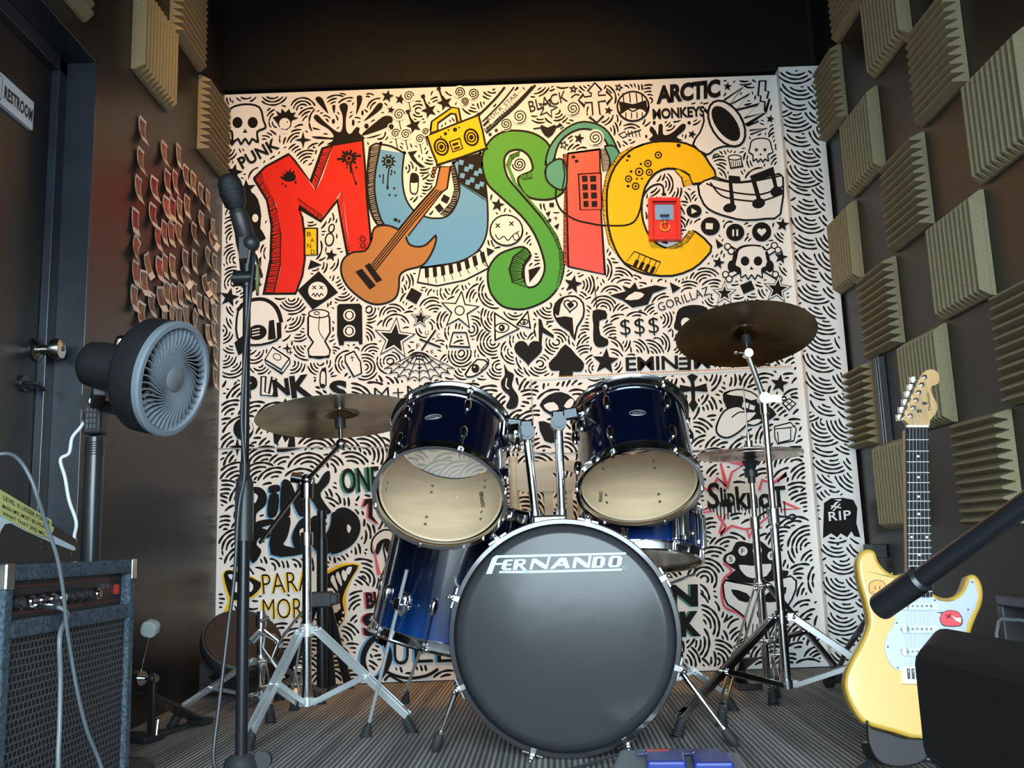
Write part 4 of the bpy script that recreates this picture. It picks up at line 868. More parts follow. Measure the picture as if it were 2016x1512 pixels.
def drum(root,c,ax,R,L,shellm,nl,rot0=0,badge=None,heads=(True,True),lugs_both=True,longlug=False,hm=chrome,hoop_depth=.026,text=None,screws=True,up=(0,0,1)):
    c=Vector(c); a,u,rt=basis(ax,up)   # rt = u x a : points so that (rt,u) is right/up when looking along a
    m=MB(); m.lathe([(R,.004),(R,L-.004)],c,a,72,0); m.lathe([(R,L-.004),(R-.002,L),(R-.006,L-.004),(R-.006,.004),(R-.002,0),(R,.004)],c,a,72,1)
    if screws:
        for i in range(nl):
            t=rot0+2*PI*i/nl; d=u*math.cos(t)+rt*math.sin(t)
            for h in ([L*.19,L*.30,L*.70,L*.81] if nl==6 else [L*.25,L*.75]):
                for q,rr_ in ((screwm,.0042),): m.cyl(c+d*(R-.006)+a*h,c+d*(R-.0075)+a*h,rr_,n=10,mi=2)
                m.cyl(c+d*(R-.0070)+a*h,c+d*(R-.0085)+a*h,.0019,n=8,mi=3)
    m.build('shell',[shellm,wood,screwm,steel],root)
    # hoops: front one faces -a
    m=MB(); m.lathe([(r,-(h-.006)) for r,h in hoopprof(R,hoop_depth)][::-1] if False else [(r,.014-h) for r,h in hoopprof(R,hoop_depth)],c,a,72); m.build('hoop',hm,root)
    m=MB(); m.lathe([(r,L-.014+h) for r,h in hoopprof(R,hoop_depth)],c,a,72); m.build('hoop',hm,root)
    if heads[0]:
        m=MB(); m.lathe([(0,-.003),(R-.004,-.003)],c,a,64,0)
        if text:
            V,Fc,asp=glyphs('FERNANDO',.04,1.); tx,ty,ln,hh,sg=text; rg=rt if rt.x>0 else -rt
            ex=-u*sg; ey=rg*sg; o=c-a*.0045+rg*tx+u*ty
            m.add([o+ex*((uu-.5)*ln)+ey*((vv-.5)*hh) for uu,vv in V],Fc,1,False)
        m.build('drumhead',[heads[0] if heads[0] is not True else clearhead,blk],root)
    if heads[1]:
        m=MB(); m.lathe([(0,L+.003),(R-.004,L+.003)],c,a,64,0); m.build('drumhead',[heads[1] if heads[1] is not True else hazyhead],root)
    for i in range(nl):
        t=rot0+2*PI*i/nl; d=u*math.cos(t)+rt*math.sin(t)
        if longlug:
            m=MB(); m.cyl(c+d*(R+.012)+a*(L*.18),c+d*(R+.012)+a*(L*.82),.011,n=14); m.ball(c+d*(R+.012)+a*(L*.18),.011,12,8); m.ball(c+d*(R+.012)+a*(L*.82),.011,12,8)
            m.box(c+d*(R+.004)+a*L*.3,(.01,.01,.01)); m.cyl(c+d*(R+.012)-a*.012,c+d*(R+.012)+a*(L+.012),.003,n=8); m.build('lug',chrome,root)
        else:
            for s_ in (0,1):
                h0=L*.27 if s_==0 else L*.73; sg=-1 if s_==0 else 1; m=MB()
                rot=Matrix((d.cross(a),a,d)).transposed()
                m.ball(c+d*(R+.006)+a*h0,1,14,10,sc=(.0105,.025,.0105),rot=rot)
                end=-.012 if s_==0 else L+.012
                m.cyl(c+d*(R+.0095)+a*(h0+sg*.012),c+d*(R+.0095)+a*end,.0026,n=8)
                m.box(c+d*(R+.010)+a*(.004 if s_==0 else L-.004),(.014,.006,.010),rot); m.cyl(c+d*(R+.0095)+a*end,c+d*(R+.0095)+a*(end+sg*.008),.0045,n=8)
                m.build('lug',chrome,root)
    if badge is not None:
        t,h=badge; d=u*math.cos(t)+rt*math.sin(t); rot=Matrix((d.cross(a),a,d)).transposed()
        m=MB(); pts=[]
        for k in range(28):
            q=2*PI*k/28; s_=.021*math.cos(q)/R; dd=(d*math.cos(s_)+d.cross(a)*math.sin(s_)); pts.append(c+dd*(R+.001)+a*(h+.0085*math.sin(q)))
        m.tube(pts,.0013,6,closed=True); 
        for k in range(-4,5):
            s_=.003*k/R; dd=(d*math.cos(s_)+d.cross(a)*math.sin(s_)); m.box(c+dd*(R+.0008)+a*h,(.0022,.0035,.001),rot)
        m.build('badge',mat('badge_silver',(.66,.68,.68),.35,.8),root)
def tomclamp(m,p,d,e):
    pass
# bass drum
cb=Vector((.1015,2.312,.2805)); ab=Vector((.12,.9928,0)).normalized(); RB=.2535
root=thing('bass_drum','large bass drum standing in front with dark head and white brand lettering','drum',(cb.x,cb.y,0))
a,u,rt=basis(ab)
m=MB(); m.lathe([(RB+.0,.03),(RB,.42)],cb,a,96,0); m.lathe([(RB-.007,.42),(RB-.007,.03)],cb,a,96,1); m.build('shell',[navy,wood],root)
hoopblk=mat('black_hoop_lacquer',(.008,.009,.012),.2,coat=1.)
for h0 in (0,.41):
    m=MB(); R1=.2665; R2_=.2785
    m.lathe([(R1,0),(R2_-.002,0),(R2_,.003),(R2_,.012)],cb+a*h0,a,112,0); m.lathe([(R2_,.012),(R2_+.0006,.0135),(R2_+.0006,.022),(R2_,.0235)],cb+a*h0,a,112,1); m.lathe([(R2_,.0235),(R2_,.037),(R2_-.002,.04),(R1,.04),(R1,0)],cb+a*h0,a,112,0)
    m.build('hoop',[hoopblk,chrome],root)
headm=mat('dark_head_film',(.040,.042,.047),.2,bump=(3.0,.10,.02),spec=.32)
m=MB(); m.lathe([(0,.012),(.240,.012),(.252,.014),(.262,.024),(.2668,.03)],cb,a,112,0)
# lettering on the head
o=cb-a*-.0105; S=.001222
def hp(x,y): return o-a*.0003+rt*-((x-1113)*S)*-1+u*((1259-y)*S)
sgn=1 if rt.x>0 else -1
def hp(x,y): return o-a*.0004+rt*(sgn*(x-1113)*S)+u*((1262-y)*S)
def hpoly(P):
    tri=tessellate_polygon([[Vector((x,y,0)) for x,y in P]]); m.add([hp(*q) for q in P],tri,1,False)
hpoly([(962,1138),(976,1107),(984,1102),(1243,1105),(1242,1109),(990,1107),(986,1109),(983,1117),(999,1117),(997,1121),(981,1121),(974,1138)])
hpoly([(990,1133),(1046,1134),(1234,1136),(1232,1140),(1050,1139),(988,1137)])
for P in ([(998,1114),(1002,1111),(1018,1111),(1017,1114.5),(1007,1114.5),(1005,1119.5),(1015,1119.5),(1014,1123),(1004,1123),(1003,1128),(1014,1128),(1013,1132),(998,1132),(993,1128)],
 [(1021,1111),(1040,1111),(1044,1115),(1041,1121),(1036,1123),(1050,1139),(1042,1139),(1028,1123),(1025,1132),(1016,1132)],
 [(1050,1132),(1056,1111),(1064,1111),(1084,1124),(1089,1106),(1094,1106),(1086,1132),(1080,1132),(1060,1119),(1056,1132)],
 [(1090,1132),(1112,1111),(1124,1111),(1131,1132),(1122,1132),(1120,1127),(1106,1127),(1110,1123),(1118,1123),(1116,1118),(1100,1132)],
 [(1135,1132),(1140,1111),(1148,1111),(1166,1124),(1170,1107),(1175,1107),(1170,1132),(1162,1132),(1145,1119),(1142,1132)],
 [(1173,1133),(1178,1111),(1197,1111),(1202,1115),(1199,1128),(1194,1133)],[(1206,1129),(1209,1115),(1214,1111),(1230,1111),(1235,1115),(1232,1128),(1226,1133),(1210,1133)]): hpoly(P)
def hpoly2(P):
    tri=tessellate_polygon([[Vector((x,y,0)) for x,y in P]]); m.add([hp(*q)-a*.0003 for q in P],tri,0,False)
hpoly2([(1183,1129),(1186,1115),(1193,1115),(1190,1129)]); hpoly2([(1214,1129),(1217,1115),(1226,1115),(1223,1129)]); hpoly2([(1028,1119),(1029,1114.5),(1037,1114.5),(1036,1119)])
m.tube([hp(1239+3.4*math.cos(t),1134+3.4*math.sin(t)) for t in [2*PI*k/12 for k in range(12)]],.0004,4,1,closed=True)
m.build('drumhead',[headm,logo],root)
m=MB(); m.lathe([(0,.438),(.255,.436),(.262,.42)],cb,a,96); m.build('drumhead',mat('batter_head',(.55,.55,.52),.5),root)
for px,py in ((977,1052),(1175,1026),(1325,1150),(1341,1330),(1232,1476),(1040,1490),(893,1362),(886,1178)):
    dx,dy=(px-1113),(1262-py); l=math.hypot(dx,dy); d=rt*(sgn*dx/l)+u*(dy/l); t=d.cross(a)
    m=MB(); rot=Matrix((t,a,d)).transposed()
    m.box(cb+d*.2815+a*.018,(.010,.046,.006),rot); m.box(cb+d*.274+a*-.003,(.012,.005,.014),rot)
    m.cyl(cb+d*.289+a*-.016,cb+d*.289+a*.20,.003,n=8); m.cyl(cb+d*.289-a*.030,cb+d*.289-a*.012,.0058,n=10); m.ball(cb+d*.289-a*.030,.0062,10,8)
    for s_ in(-1,1):m.box(cb+d*.2800+t*s_*.017+a*.016,(.016,.03,.004),rot); 
    m.ball(cb+d*(RB+.004)+a*.20,1,12,8,sc=(.011,.028,.014),rot=rot); m.build('tension_claw',chrome,root)
def spur(p0px,p1px,Y0,foot):
    p0=atY(*p0px,Y0); p1=atZ(*p1px); r_=thing
    m=MB(); mid=p0+(p1-p0)*.45; m.cyl(p0,mid,.0075,n=14); m.cyl(mid,p1+(p0-p1)*.12,.0048,n=12); m.ball(p0,.013,12,8); lg=m.build('leg',chrome,root)
    m=MB(); d=(p0-p1).normalized(); m.lathe([(.001,-.004),(.006,.004),(.012,.012),(.0135,.035),(.010,.05),(.006,.052)],p1,d,16); f=m.build('rubber_foot',rubber,lg)
    m=MB(); m.cyl(p1+d*.05,p1+d*.056,.011,n=14); m.build('lock_nut',chrome,lg)
spur((1338,1318),(1452,1471),2.44,1); spur((903,1345),(853,1482),2.44,1)
# tom holder on top of the bass drum
m=MB(); pz=cb.z+RB; yb=2.47; q=atY(1081,1012,yb)
m.box((q.x,yb,pz+.016),(.088,.06,.045)); m.lathe([(.05,0),(.046,.014),(.03,.02)],(q.x,yb,pz-.008),(0,0,1),24)
hold=m.build('tom_holder',steel,root,bevel=.006)
J=[]
for (x0,y0,x1,y1,sx) in ((1054,1000,1037,852,-1),(1106,998,1099,833,1)):
    p0=atY(x0,y0,yb); p0.z=pz+.03; p1=atY(x1,y1,yb-.02); m=MB(); m.cyl(p0,p1,.0115,n=18); m.cyl(p0-Vector((0,0,.0)),p0+(p1-p0)*.10,.0155,n=18); m.build('post',chrome,hold)
    m=MB(); m.cyl(p1+Vector((0,-.024,0)),p1+Vector((0,.022,0)),.021,n=20); m.cyl(p1+Vector((0,-.030,0)),p1+Vector((0,-.022,0)),.014,n=16)
    e=p1+Vector((sx*-.002,0,.0)); m.bar(p1+Vector((0,0,-.012)),p1+Vector((sx*.012*0,0,.032)),.034,.034)
    arm=p1+Vector((sx*.052,.0,.026)); m.bar(p1+Vector((0,0,.018)),arm,.030,.030,(0,1,0)); m.build('ratchet',mat('dull_chrome',(.04,.045,.05),.35,1.),hold,bevel=.004)
    J.append((p1,arm))
# toms
def tom(name_label,c,ax,R,L,rot0,badge_t,text,J,sx):
    root=thing('tom_drum',name_label,'drum',tuple(c))
    drum(root,c,ax,R,L,navy,6,rot0,(badge_t,L*.5),text=text)
    c=Vector(c); a,u,rt=basis(ax)
    # bracket on the shell towards the holder
    tgt=J[1]; w_=tgt-c; h=w_.dot(a); d=(w_-a*h).normalized(); h=max(.05,min(L-.05,h)); p=c+d*(R)+a*h
    rot=Matrix((d.cross(a),a,d)).transposed(); m=MB(); m.box(p+d*.006,(.05,.066,.012),rot); m.box(p+d*.026,(.036,.042,.034),rot); br=m.build('mount_bracket',chrome,root,bevel=.004)
    m=MB(); m.cyl(p+d*.02,tgt,.009,n=14); m.cyl(p+d*.030-a*.03,p+d*.030+a*.028,.007,n=12); m.ball(p+d*.038-a*.042,1,12,10,sc=(.013,.024,.010),rot=rot); m.cyl(p+d*.03+Vector((0,-.03,0)),p+d*.03+Vector((0,.03,0)),.004,n=8); m.build('wing_bolt',chrome,br)
    return root
tom('smaller looking blue tom drum mounted left, tilted to show its pale wooden inside',(-.1848,2.3082,.6228),(.0733,.7204,.6896),.152,.245,math.radians(34),math.radians(4),(.102,-.012,.050,.010,1),J[0],-1)
tom('blue tom drum mounted right of the chrome posts with two white reflections',(.322,2.46,.640),(.0103,.5789,.8153),.152,.235,math.radians(28),math.radians(0),(-.100,-.034,.044,.0095,-1),J[1],1)
# floor tom
floorlac=lacquer('blue_burst_lacquer',(.002,.004,.014),(.004,.055,.26),0.0,.46)
cft=atY(872,1254,2.76); aft=Vector((.235,-.05,.97)).normalized()
root=thing('floor_tom','deep blue burst floor tom standing left of the bass drum','drum',(cft.x,cft.y,0))
drum(root,cft,aft,.203,.38,floorlac,8,math.radians(8),None,heads=(True,mat('white_head',(.75,.75,.72),.5)),up=(0,-1,0),screws=False)
foot1=atZ(720,1451); a,u,rt=basis(aft,(0,-1,0))
for fp,tp in ((foot1,atY(801,1122,2.54)),(atZ(797,1385),None),(Vector((-.02,2.92,0)),None)):
    if tp is None:
        dd=Vector((fp.x-cft.x,fp.y-cft.y,0)).normalized(); tp=cft+dd*.222+a*.25; 
    md=fp+(tp-fp)*.42; m=MB()
    if tp.y<2.6: m.cyl(tp,fp+(tp-fp)*.07,.0052,n=12)
    else: m.tube([tp,cft+(tp-cft-a*.25)+Vector((0,0,-.03)),fp+Vector((0,0,.03))],.0052,10)
    lg=m.build('leg',mat('bright_steel',(.70,.74,.76),.35,.7),root); m=MB(); m.lathe([(.0,0),(.016,0),(.015,.01),(.008,.035),(.006,.045)],fp,(tp-fp),16); m.build('rubber_foot',rubber,lg)
    w_=(fp+(tp-fp)*.80)-cft; h=w_.dot(a); d=(w_-a*h).normalized(); p=cft+d*.204+a*h; rot=Matrix((d.cross(a),a,d)).transposed(); m=MB(); m.ball(p,1,14,10,sc=(.018,.036,.016),rot=rot); m.box(p+d*.018,(.022,.03,.026),rot); m.cyl(p+d*.02+d.cross(a)*-.03,p+d*.02+d.cross(a)*.03,.004,n=8); m.ball(p+d*.02+d.cross(a)*-.034,.008,10,8); m.build('leg_bracket',chrome,root,bevel=.002)
# snare
snlac=lacquer('snare_blue_lacquer',(.002,.006,.03),(.002,.03,.17),-.02,.16)
cs=Vector((.365,2.86,.448)); asn=Vector((.06,.20,.97)).normalized()
root=thing('snare_drum','shallow blue snare drum with long chrome lugs behind the bass drum','drum',tuple(cs))
drum(root,cs,asn,.176,.135,snlac,8,math.radians(20),None,heads=(mat('snare_side_head',(.30,.26,.2),.12,alpha=.9),mat('white_head',(.75,.75,.72),.5)),longlug=True,up=(0,-1,0),screws=False)
a,u,rt=basis(asn,(0,-1,0)); d=(u*.85+rt*(.55 if rt.x>0 else -.55)).normalized(); rot=Matrix((d.cross(a),a,d)).transposed()
m=MB(); m.box(cs+d*.192+a*.075,(.026,.085,.024),rot); m.box(cs+d*.198+a*.03,(.02,.02,.02),rot); m.ball(cs+d*.196+a*.045+d.cross(a)*-.03,.011,12,8); m.cyl(cs+d*.196+a*.045+d.cross(a)*-.03,cs+d*.196+a*.045,.006,n=10); m.box(cs+d*.190+a*.012,(.05,.008,.016),rot); m.build('strainer',steel,root,bevel=.003)
# ------------------------------------------------------------------ cymbals and stands
def cymmat(name,c,rough):
    m=bpy.data.materials.new(name); m.use_nodes=True; nt=m.node_tree; b=nt.nodes['Principled BSDF']; N=nt.nodes.new; L=nt.links.new
    b.inputs['Metallic'].default_value=1; b.inputs['Base Color'].default_value=(*c,1); b.inputs['Roughness'].default_value=rough; b.inputs['Anisotropic'].default_value=.5
    tc=N('ShaderNodeTexCoord'); n=N('ShaderNodeTexNoise'); n.inputs['Scale'].default_value=9; n.inputs['Detail'].default_value=5; L(tc.outputs['Object'],n.inputs['Vector'])
    mx=N('ShaderNodeMix'); mx.data_type='RGBA'; mx.inputs['A'].default_value=(*[v*.55 for v in c],1); mx.inputs['B'].default_value=(*[min(1,v*1.25) for v in c],1); r=N('ShaderNodeMapRange'); r.inputs[1].default_value=.35; r.inputs[2].default_value=.7; L(n.outputs['Fac'],r.inputs[0]); L(r.outputs[0],mx.inputs['Factor']); L(mx.outputs['Result'],b.inputs['Base Color'])
    bm=N('ShaderNodeBump'); bm.inputs['Strength'].default_value=.12; bm.inputs['Distance'].default_value=.01; L(n.outputs['Fac'],bm.inputs['Height']); L(bm.outputs[0],b.inputs['Normal'])
    return m
brass_dark=cymmat('dark_bronze',(.17,.10,.035),.34); brass=cymmat('aged_bronze',(.34,.29,.19),.22); hatm=cymmat('hat_bronze',(.48,.42,.32),.2)
def cymbal(label,c,ax,R,m_,name='crash_cymbal',flip=1,root=None):
    c=Vector(c); a=Vector(ax).normalized(); M_=MB(); t=.0011; pr=[]
    for k in range(15):
        q=k/14
        r=R*q; h=.012*(1-q*q)*flip if True else 0
        if q<.20: h+=.016*math.cos(q/.20*PI/2)*flip
        pr.append((max(r,.004),h))
    prof=pr+[(r,h-t) for r,h in reversed(pr)]+[pr[0]]
    M_.lathe(prof,c,a,72)
    if root is None:
        root=thing(name,label,'cymbal',tuple(c))
    o=M_.build('bronze_disc',m_,root)
    return root
def foot_rib(m,p,d,s=1.):
    """ribbed rubber shoe whose sole stands at p, the leg leaving along d"""
    d=Vector(d).normalized(); h=Vector((d.x,d.y,0)); h=h.normalized()*.5+Vector((0,0,1)); h.normalize()
    for k in range(6): m.lathe([(.013*s,k*.0065*s),(.0165*s-k*.0006,k*.0065*s+.001),(.0165*s-k*.0006,k*.0065*s+.004*s),(.012*s,k*.0065*s+.0058*s)],Vector(p)+Vector((0,0,.001)),h,14)
    m.cyl(Vector(p)+Vector((0,0,.002)),Vector(p)+h*.055*s,.0125*s,.009*s,n=14)
    m.cyl(Vector(p),Vector(p)+Vector((0,0,.004)),.018*s,n=14)
def tripod(root,base,zh,zl,feet,metal,leg_w=.016,rub=rubber,tube=.0125,mid=None,dbl=True):
    base=Vector((base[0],base[1],0)); hub=base+Vector((0,0,zh)); low=base+Vector((0,0,zl))
    m=MB(); m.cyl(hub-Vector((0,0,.018)),hub+Vector((0,0,.018)),tube+.006,n=20); m2=MB(); m2.cyl(low-Vector((0,0,.012)),low+Vector((0,0,.012)),tube+.005,n=20)
    for f in feet:
        d=(Vector(f)-base); d.z=0; d.normalize(); m.bar(hub,hub+d*.034,.014,.022); m.ball(hub+d*.034+Vector((0,0,0))+d.cross(Vector((0,0,1)))*.011,.006,8,6); m2.bar(low,low+d*.032,.012,.02); m2.ball(low+d*.030-d.cross(Vector((0,0,1)))*.010,.006,8,6)
    m.build('leg_collar',metal,root,bevel=.001); m2.build('lower_bracket',metal,root,bevel=.001)
    for f in feet:
        f=Vector(f); d=f-base; d.z=0; d.normalize(); sd=d.cross(Vector((0,0,1))).normalized()
        p0=hub+d*.032; p1=f+Vector((0,0,.045))-d*.012; m=MB()
        offs=(-.0095,.0095) if dbl else (0,)
        for s_ in offs: m.bar(p0+sd*s_,p1+sd*s_,.0035 if dbl else leg_w*.5,leg_w,upv=sd.cross(p1-p0))
        K=p0+(p1-p0)*.55; q0=low+d*.03
        m.bar(q0+sd*.0145,K+sd*.0145,.003,leg_w*.8,upv=sd.cross(K-q0)); 
        if dbl: m.bar(q0-sd*.0145,K-sd*.0145,.003,leg_w*.8,upv=sd.cross(K-q0))
        m.cyl(K-sd*.018,K+sd*.018,.0045,n=10); m.cyl(p0-sd*.014,p0+sd*.014,.005,n=10); m.bar(p1+(p0-p1)*.03-sd*.0,p1+(p0-p1)*.08,.022,leg_w*1.02,upv=sd.cross(p0-p1))
        lg=m.build('leg',metal,root,bevel=.0008); m=MB(); foot_rib(m,f,p1-f); m.build('rubber_foot',rub,lg)
def topfix(m,c,a,felt_m,mi=1):
    m.cyl(c-a*.05,c+a*.055,.0035,n=10,mi=0)
    m.cyl(c-a*.030,c-a*.002,.015,n=18,mi=mi); m.cyl(c+a*.026,c+a*.042,.014,n=18,mi=mi)
# right crash cymbal and its stand
cR=Vector((.700,2.735,1.088)); aR=Vector((.045,.2772,.9608)).normalized()
cymbal('large dark bronze crash cymbal tilted over the right side of the drum kit',cR,aR,.206,brass_dark)
bs=atY(1550,1352,2.74); BX,BY=bs.x,bs.y
root=thing('cymbal_stand','tall chrome cymbal stand carrying the dark crash cymbal at right','stand',(BX,BY,0))
jt=atY(1501,785,2.74); hubz=atY(1531,1215,2.74).z; lowz=max(.05,bs.z+.008)
m=MB(); m.cyl((BX,BY,lowz),(BX,BY,atY(1520,1040,2.74).z),.0125,n=20); m.cyl((BX,BY,hubz),(BX,BY,jt.z-.01),.0092,n=18); zc=atY(1513,1010,2.74).z
m.cyl((BX,BY,zc-.03),(BX,BY,zc+.012),.0165,n=18); m.build('pole',chrome,root)
m=MB(); jp=Vector((BX,BY,jt.z)); m.cyl((BX,BY,zc-.01),(BX+.05,BY-.01,zc-.014),.0035,n=8); m.ball((BX+.052,BY-.01,zc-.014),1,10,6,sc=(.012,.005,.010)); m.build('wing_bolt',blackmetal,root)
m=MB(); m.cyl(jp+Vector((-.0,-.018,0)),jp+Vector((0,.018,0)),.017,n=18); m.cyl(jp-Vector((0,0,.045)),jp,.013,n=16); m.bar(jp,jp+Vector((.05,-.005,-.003)),.006,.02); m.ball(jp+Vector((.058,-.005,-.003)),.009,8,6)
tp=cR-aR*.06; up=tp; m.cyl(jp,up,.0085,n=16); m.cyl(up-Vector((0,.016,0)),up+Vector((0,.016,0)),.013,n=16); m.cyl(up+Vector((-.035,-.01,.004)),up+Vector((0,-.01,0)),.004,n=8); m.ball(up+Vector((-.036,-.01,.004)),.008,8,6); m.cyl(up,cR-aR*.03,.006,n=12)
m.build('upper_rod',chrome,root)
m=MB(); topfix(m,cR,aR,None); m.build('cymbal_mount',[chrome,blackplastic],root)
f1=atZ(1333,1452); f2=Vector((BX+.33,BY-.12,0)); f3=Vector((BX+.05,BY+.33,0))
tripod(root,(BX,BY),hubz,lowz,[f1,f2,f3],steel if False else chrome,.018)
# hi-hat
cH=Vector((.800,3.20,.772)); aH=Vector((.01,.02,1)).normalized()
root=thing('hi_hat_cymbals','pair of thin hi-hat cymbals nearly edge-on right of the tom drum','cymbal',tuple(cH))
m=MB()
def hat(h,fl):
    pr=[]
    for k in range(13):
        q=k/12; z_=.010*(1-q*q)*fl+(.014*math.cos(q/.22*PI/2)*fl if q<.22 else 0); pr.append((max(.004,.178*q),z_))
    prof=pr+[(r,z_-.001) for r,z_ in reversed(pr)]+[pr[0]]; q=MB(); q.lathe(prof,cH+aH*h,aH,72); q.build('bronze_disc',hatm,root)
hat(.007,1); hat(-.004,-1)
hb=Vector((cH.x,cH.y,0)); hb.x+=.0
root=thing('hi_hat_stand','chrome hi-hat stand with thin pull rod standing behind the cymbal stand','stand',(hb.x,hb.y,0))
HZ=atY(1493,1152,3.2).z; LZ=atY(1500,1262,3.2).z
m=MB(); ph=atY(1482,1030,3.2).z; m.cyl((hb.x,hb.y,.04),(hb.x,hb.y,ph),.0125,n=18); m.cyl((hb.x,hb.y,ph-.02),(hb.x,hb.y,ph+.02),.0165,n=18); m.cyl((hb.x,hb.y,ph),(hb.x,hb.y,cH.z-.075),.009,n=16); m.build('pole',chrome,root)
m=MB(); m.cyl((hb.x,hb.y,cH.z-.075),(hb.x,hb.y,cH.z-.05),.022,n=20); m.cyl((hb.x,hb.y,cH.z-.05),(hb.x,hb.y,cH.z-.018),.014,.03,n=20); m.cyl((hb.x,hb.y,cH.z-.095),(hb.x,hb.y,cH.z-.07),.013,n=20); m.build('hat_seat',blackplastic,root)
m=MB(); m.cyl((hb.x,hb.y,cH.z-.02),(hb.x-.004,hb.y,cH.z+.235),.003,n=8); m.build('pull_rod',chrome,root)
m=MB(); m.cyl((hb.x,hb.y,cH.z+.026),(hb.x,hb.y,cH.z+.05),.013,n=14); m.cyl((hb.x,hb.y,cH.z+.05),(hb.x,hb.y,cH.z+.075),.006,n=10); m.cyl((hb.x-.025,hb.y,cH.z+.065),(hb.x,hb.y,cH.z+.062),.003,n=8); m.build('clutch',steel,root)
tripod(root,(hb.x,hb.y),HZ,LZ,[atZ(1523,1388),atZ(1362,1432,0)+Vector((.08,.0,0)),Vector((hb.x+.28,hb.y+.12,0))],chrome,.014)
m=MB(); p=Vector((hb.x-.05,hb.y+.10,0)); m.box(p+Vector((0,.05,.012)),(.08,.26,.02)); m.bar(p+Vector((0,.18,.03)),p+Vector((0,-.06,.10)),.075,.008); m.box(p+Vector((0,.18,.03)),(.085,.03,.03)); m.build('pedal',blackmetal,root,bevel=.002)
# left cymbal with boom stand
cL=Vector((-.478,2.57,.863)); aL=Vector((-.06,.12,.9944)).normalized()
cymbal('flat aged bronze cymbal behind the left tom, mirror-like underside seen edge-on',cL,aL,.229,brass)
bl=atY(604,1388,2.80); LX,LY=bl.x,2.80
root=thing('boom_cymbal_stand','chrome boom stand on double-braced tripod holding the left cymbal','stand',(LX,LY,0))
jl=atY(605,945,2.80); mz=atY(606,1060,2.8).z; hz=atY(604,1240,2.8).z; lz=max(.045,bl.z+.01)
m=MB(); m.cyl((LX,LY,lz),(LX,LY,mz),.0135,n=20); m.cyl((LX,LY,mz-.02),(LX,LY,mz+.018),.0185,n=18); m.cyl((LX,LY,mz),(LX,LY,jl.z),.0105,n=18); m.build('pole',chrome,root)
jp=Vector((LX,LY,jl.z)); m=MB(); m.ball(jp,.021,16,12); m.cyl(jp+Vector((-.045,0,.01)),jp,.016,n=16); m.cyl(jp+Vector((0,-.012,0)),jp+Vector((0,.02,0)),.020,n=18); m.cyl(jp-Vector((0,0,.055)),jp-Vector((0,0,.01)),.019,n=16); m.build('boom_joint',mat('dark_chrome',(.2,.2,.21),.18,1.),root)
e0=atY(512,1068,2.95); e1=cL-aL*.075; 
# boom runs straight through the joint
dB=(e1-jp).normalized(); back=jp-dB*.22
m=MB(); m.cyl(jp,e1,.0068,n=14); m.tube([jp,atY(560,1004,2.86),e0],.0062,12); m.ball(e1,.015,12,8); m.cyl(e1,cL-aL*.03,.006,n=12); m.cyl(e1+Vector((-.03,0,-.008)),e1,.004,n=8); m.build('boom_arm',chrome,root)
m=MB(); topfix(m,cL,aL,None); m.build('cymbal_mount',[chrome,blackplastic],root)
tripod(root,(LX,LY),hz,lz,[atZ(812,1443),atZ(487,1478),Vector((LX-.12,LY+.36,0))],mat('bright_steel',(.70,.74,.76),.22,1.),.02)
# snare drum stand hidden under the snare
sb=Vector((.365,2.95,0))
root=thing('snare_stand','chrome snare stand with basket arms under the blue snare drum','stand',(sb.x,sb.y,0))
m=MB(); m.cyl((sb.x,sb.y,.05),(sb.x,sb.y,.36),.011,n=16); m.cyl((sb.x,sb.y,.20),(sb.x,sb.y,.24),.015,n=16); m.build('pole',chrome,root)
m=MB()
for k in range(3):
    t=2*PI*k/3+.4; d=Vector((math.cos(t),math.sin(t),0)); z0=.415+(-.03 if d.y<0 else .0); m.tube([(sb.x,sb.y,.36),Vector((sb.x,sb.y,.36))+d*.09-Vector((0,.03,0)),Vector((cs.x,cs.y+.0,z0-.012-d.y*.03))+d*.185,Vector((cs.x,cs.y,z0+.03-d.y*.03))+d*.200],.0045,8)
m.build('basket',chrome,root)
tripod(root,sb,.19,.05,[sb+Vector((.26*math.cos(t),.26*math.sin(t),0)) for t in (-.3,1.9,3.7)],chrome,.014)
# microphone stand
mx_,my_=atY(475,1480,2.0).x,2.0
root=thing('microphone_stand','black straight microphone stand with domed base in front of the mural','stand',(mx_,my_,0))
bkm=mat('satin_black_tube',(.022,.024,.027),.28,.5)
zt0=atY(476,1483,2.0).z
m=MB(); m.lathe([(.0,0),(.125,0),(.128,.006),(.122,.014),(.07,.025),(.045,.045),(.032,zt0-.012),(.020,zt0),(0,zt0)],(mx_,my_,0),(0,0,1),48); m.build('base',mat('satin_black_base',(.035,.038,.042),.35,.2),root)
zA=atY(472,1062,2.0).z; zB=atY(472,940,2.0).z; zC=atY(470,560,2.0).z; zD=atY(478,486,2.0).z
m=MB(); m.cyl((mx_,my_,zt0-.01),(mx_,my_,zA),.0125,n=20); m.cyl((mx_,my_,zB),(mx_,my_,zC),.0085,n=18); m.build('pole',bkm,root)
m=MB(); m.cyl((mx_,my_,zA-.004),(mx_,my_,zB-.01),.0195,.018,n=24); m.cyl((mx_,my_,zB-.012),(mx_,my_,zB+.004),.018,.012,n=24); m.cyl((mx_,my_,zB+.03),(mx_,my_,zB+.003),.011,n=16)
for k in range(10):
    t=2*PI*k/10; m.box((mx_+.0185*math.cos(t),my_+.0185*math.sin(t),(zA+zB)/2-.01),(.003,.003,(zB-zA)*.7),Matrix.Rotation(t,3,'Z'))
m.build('height_clutch',blackplastic,root)
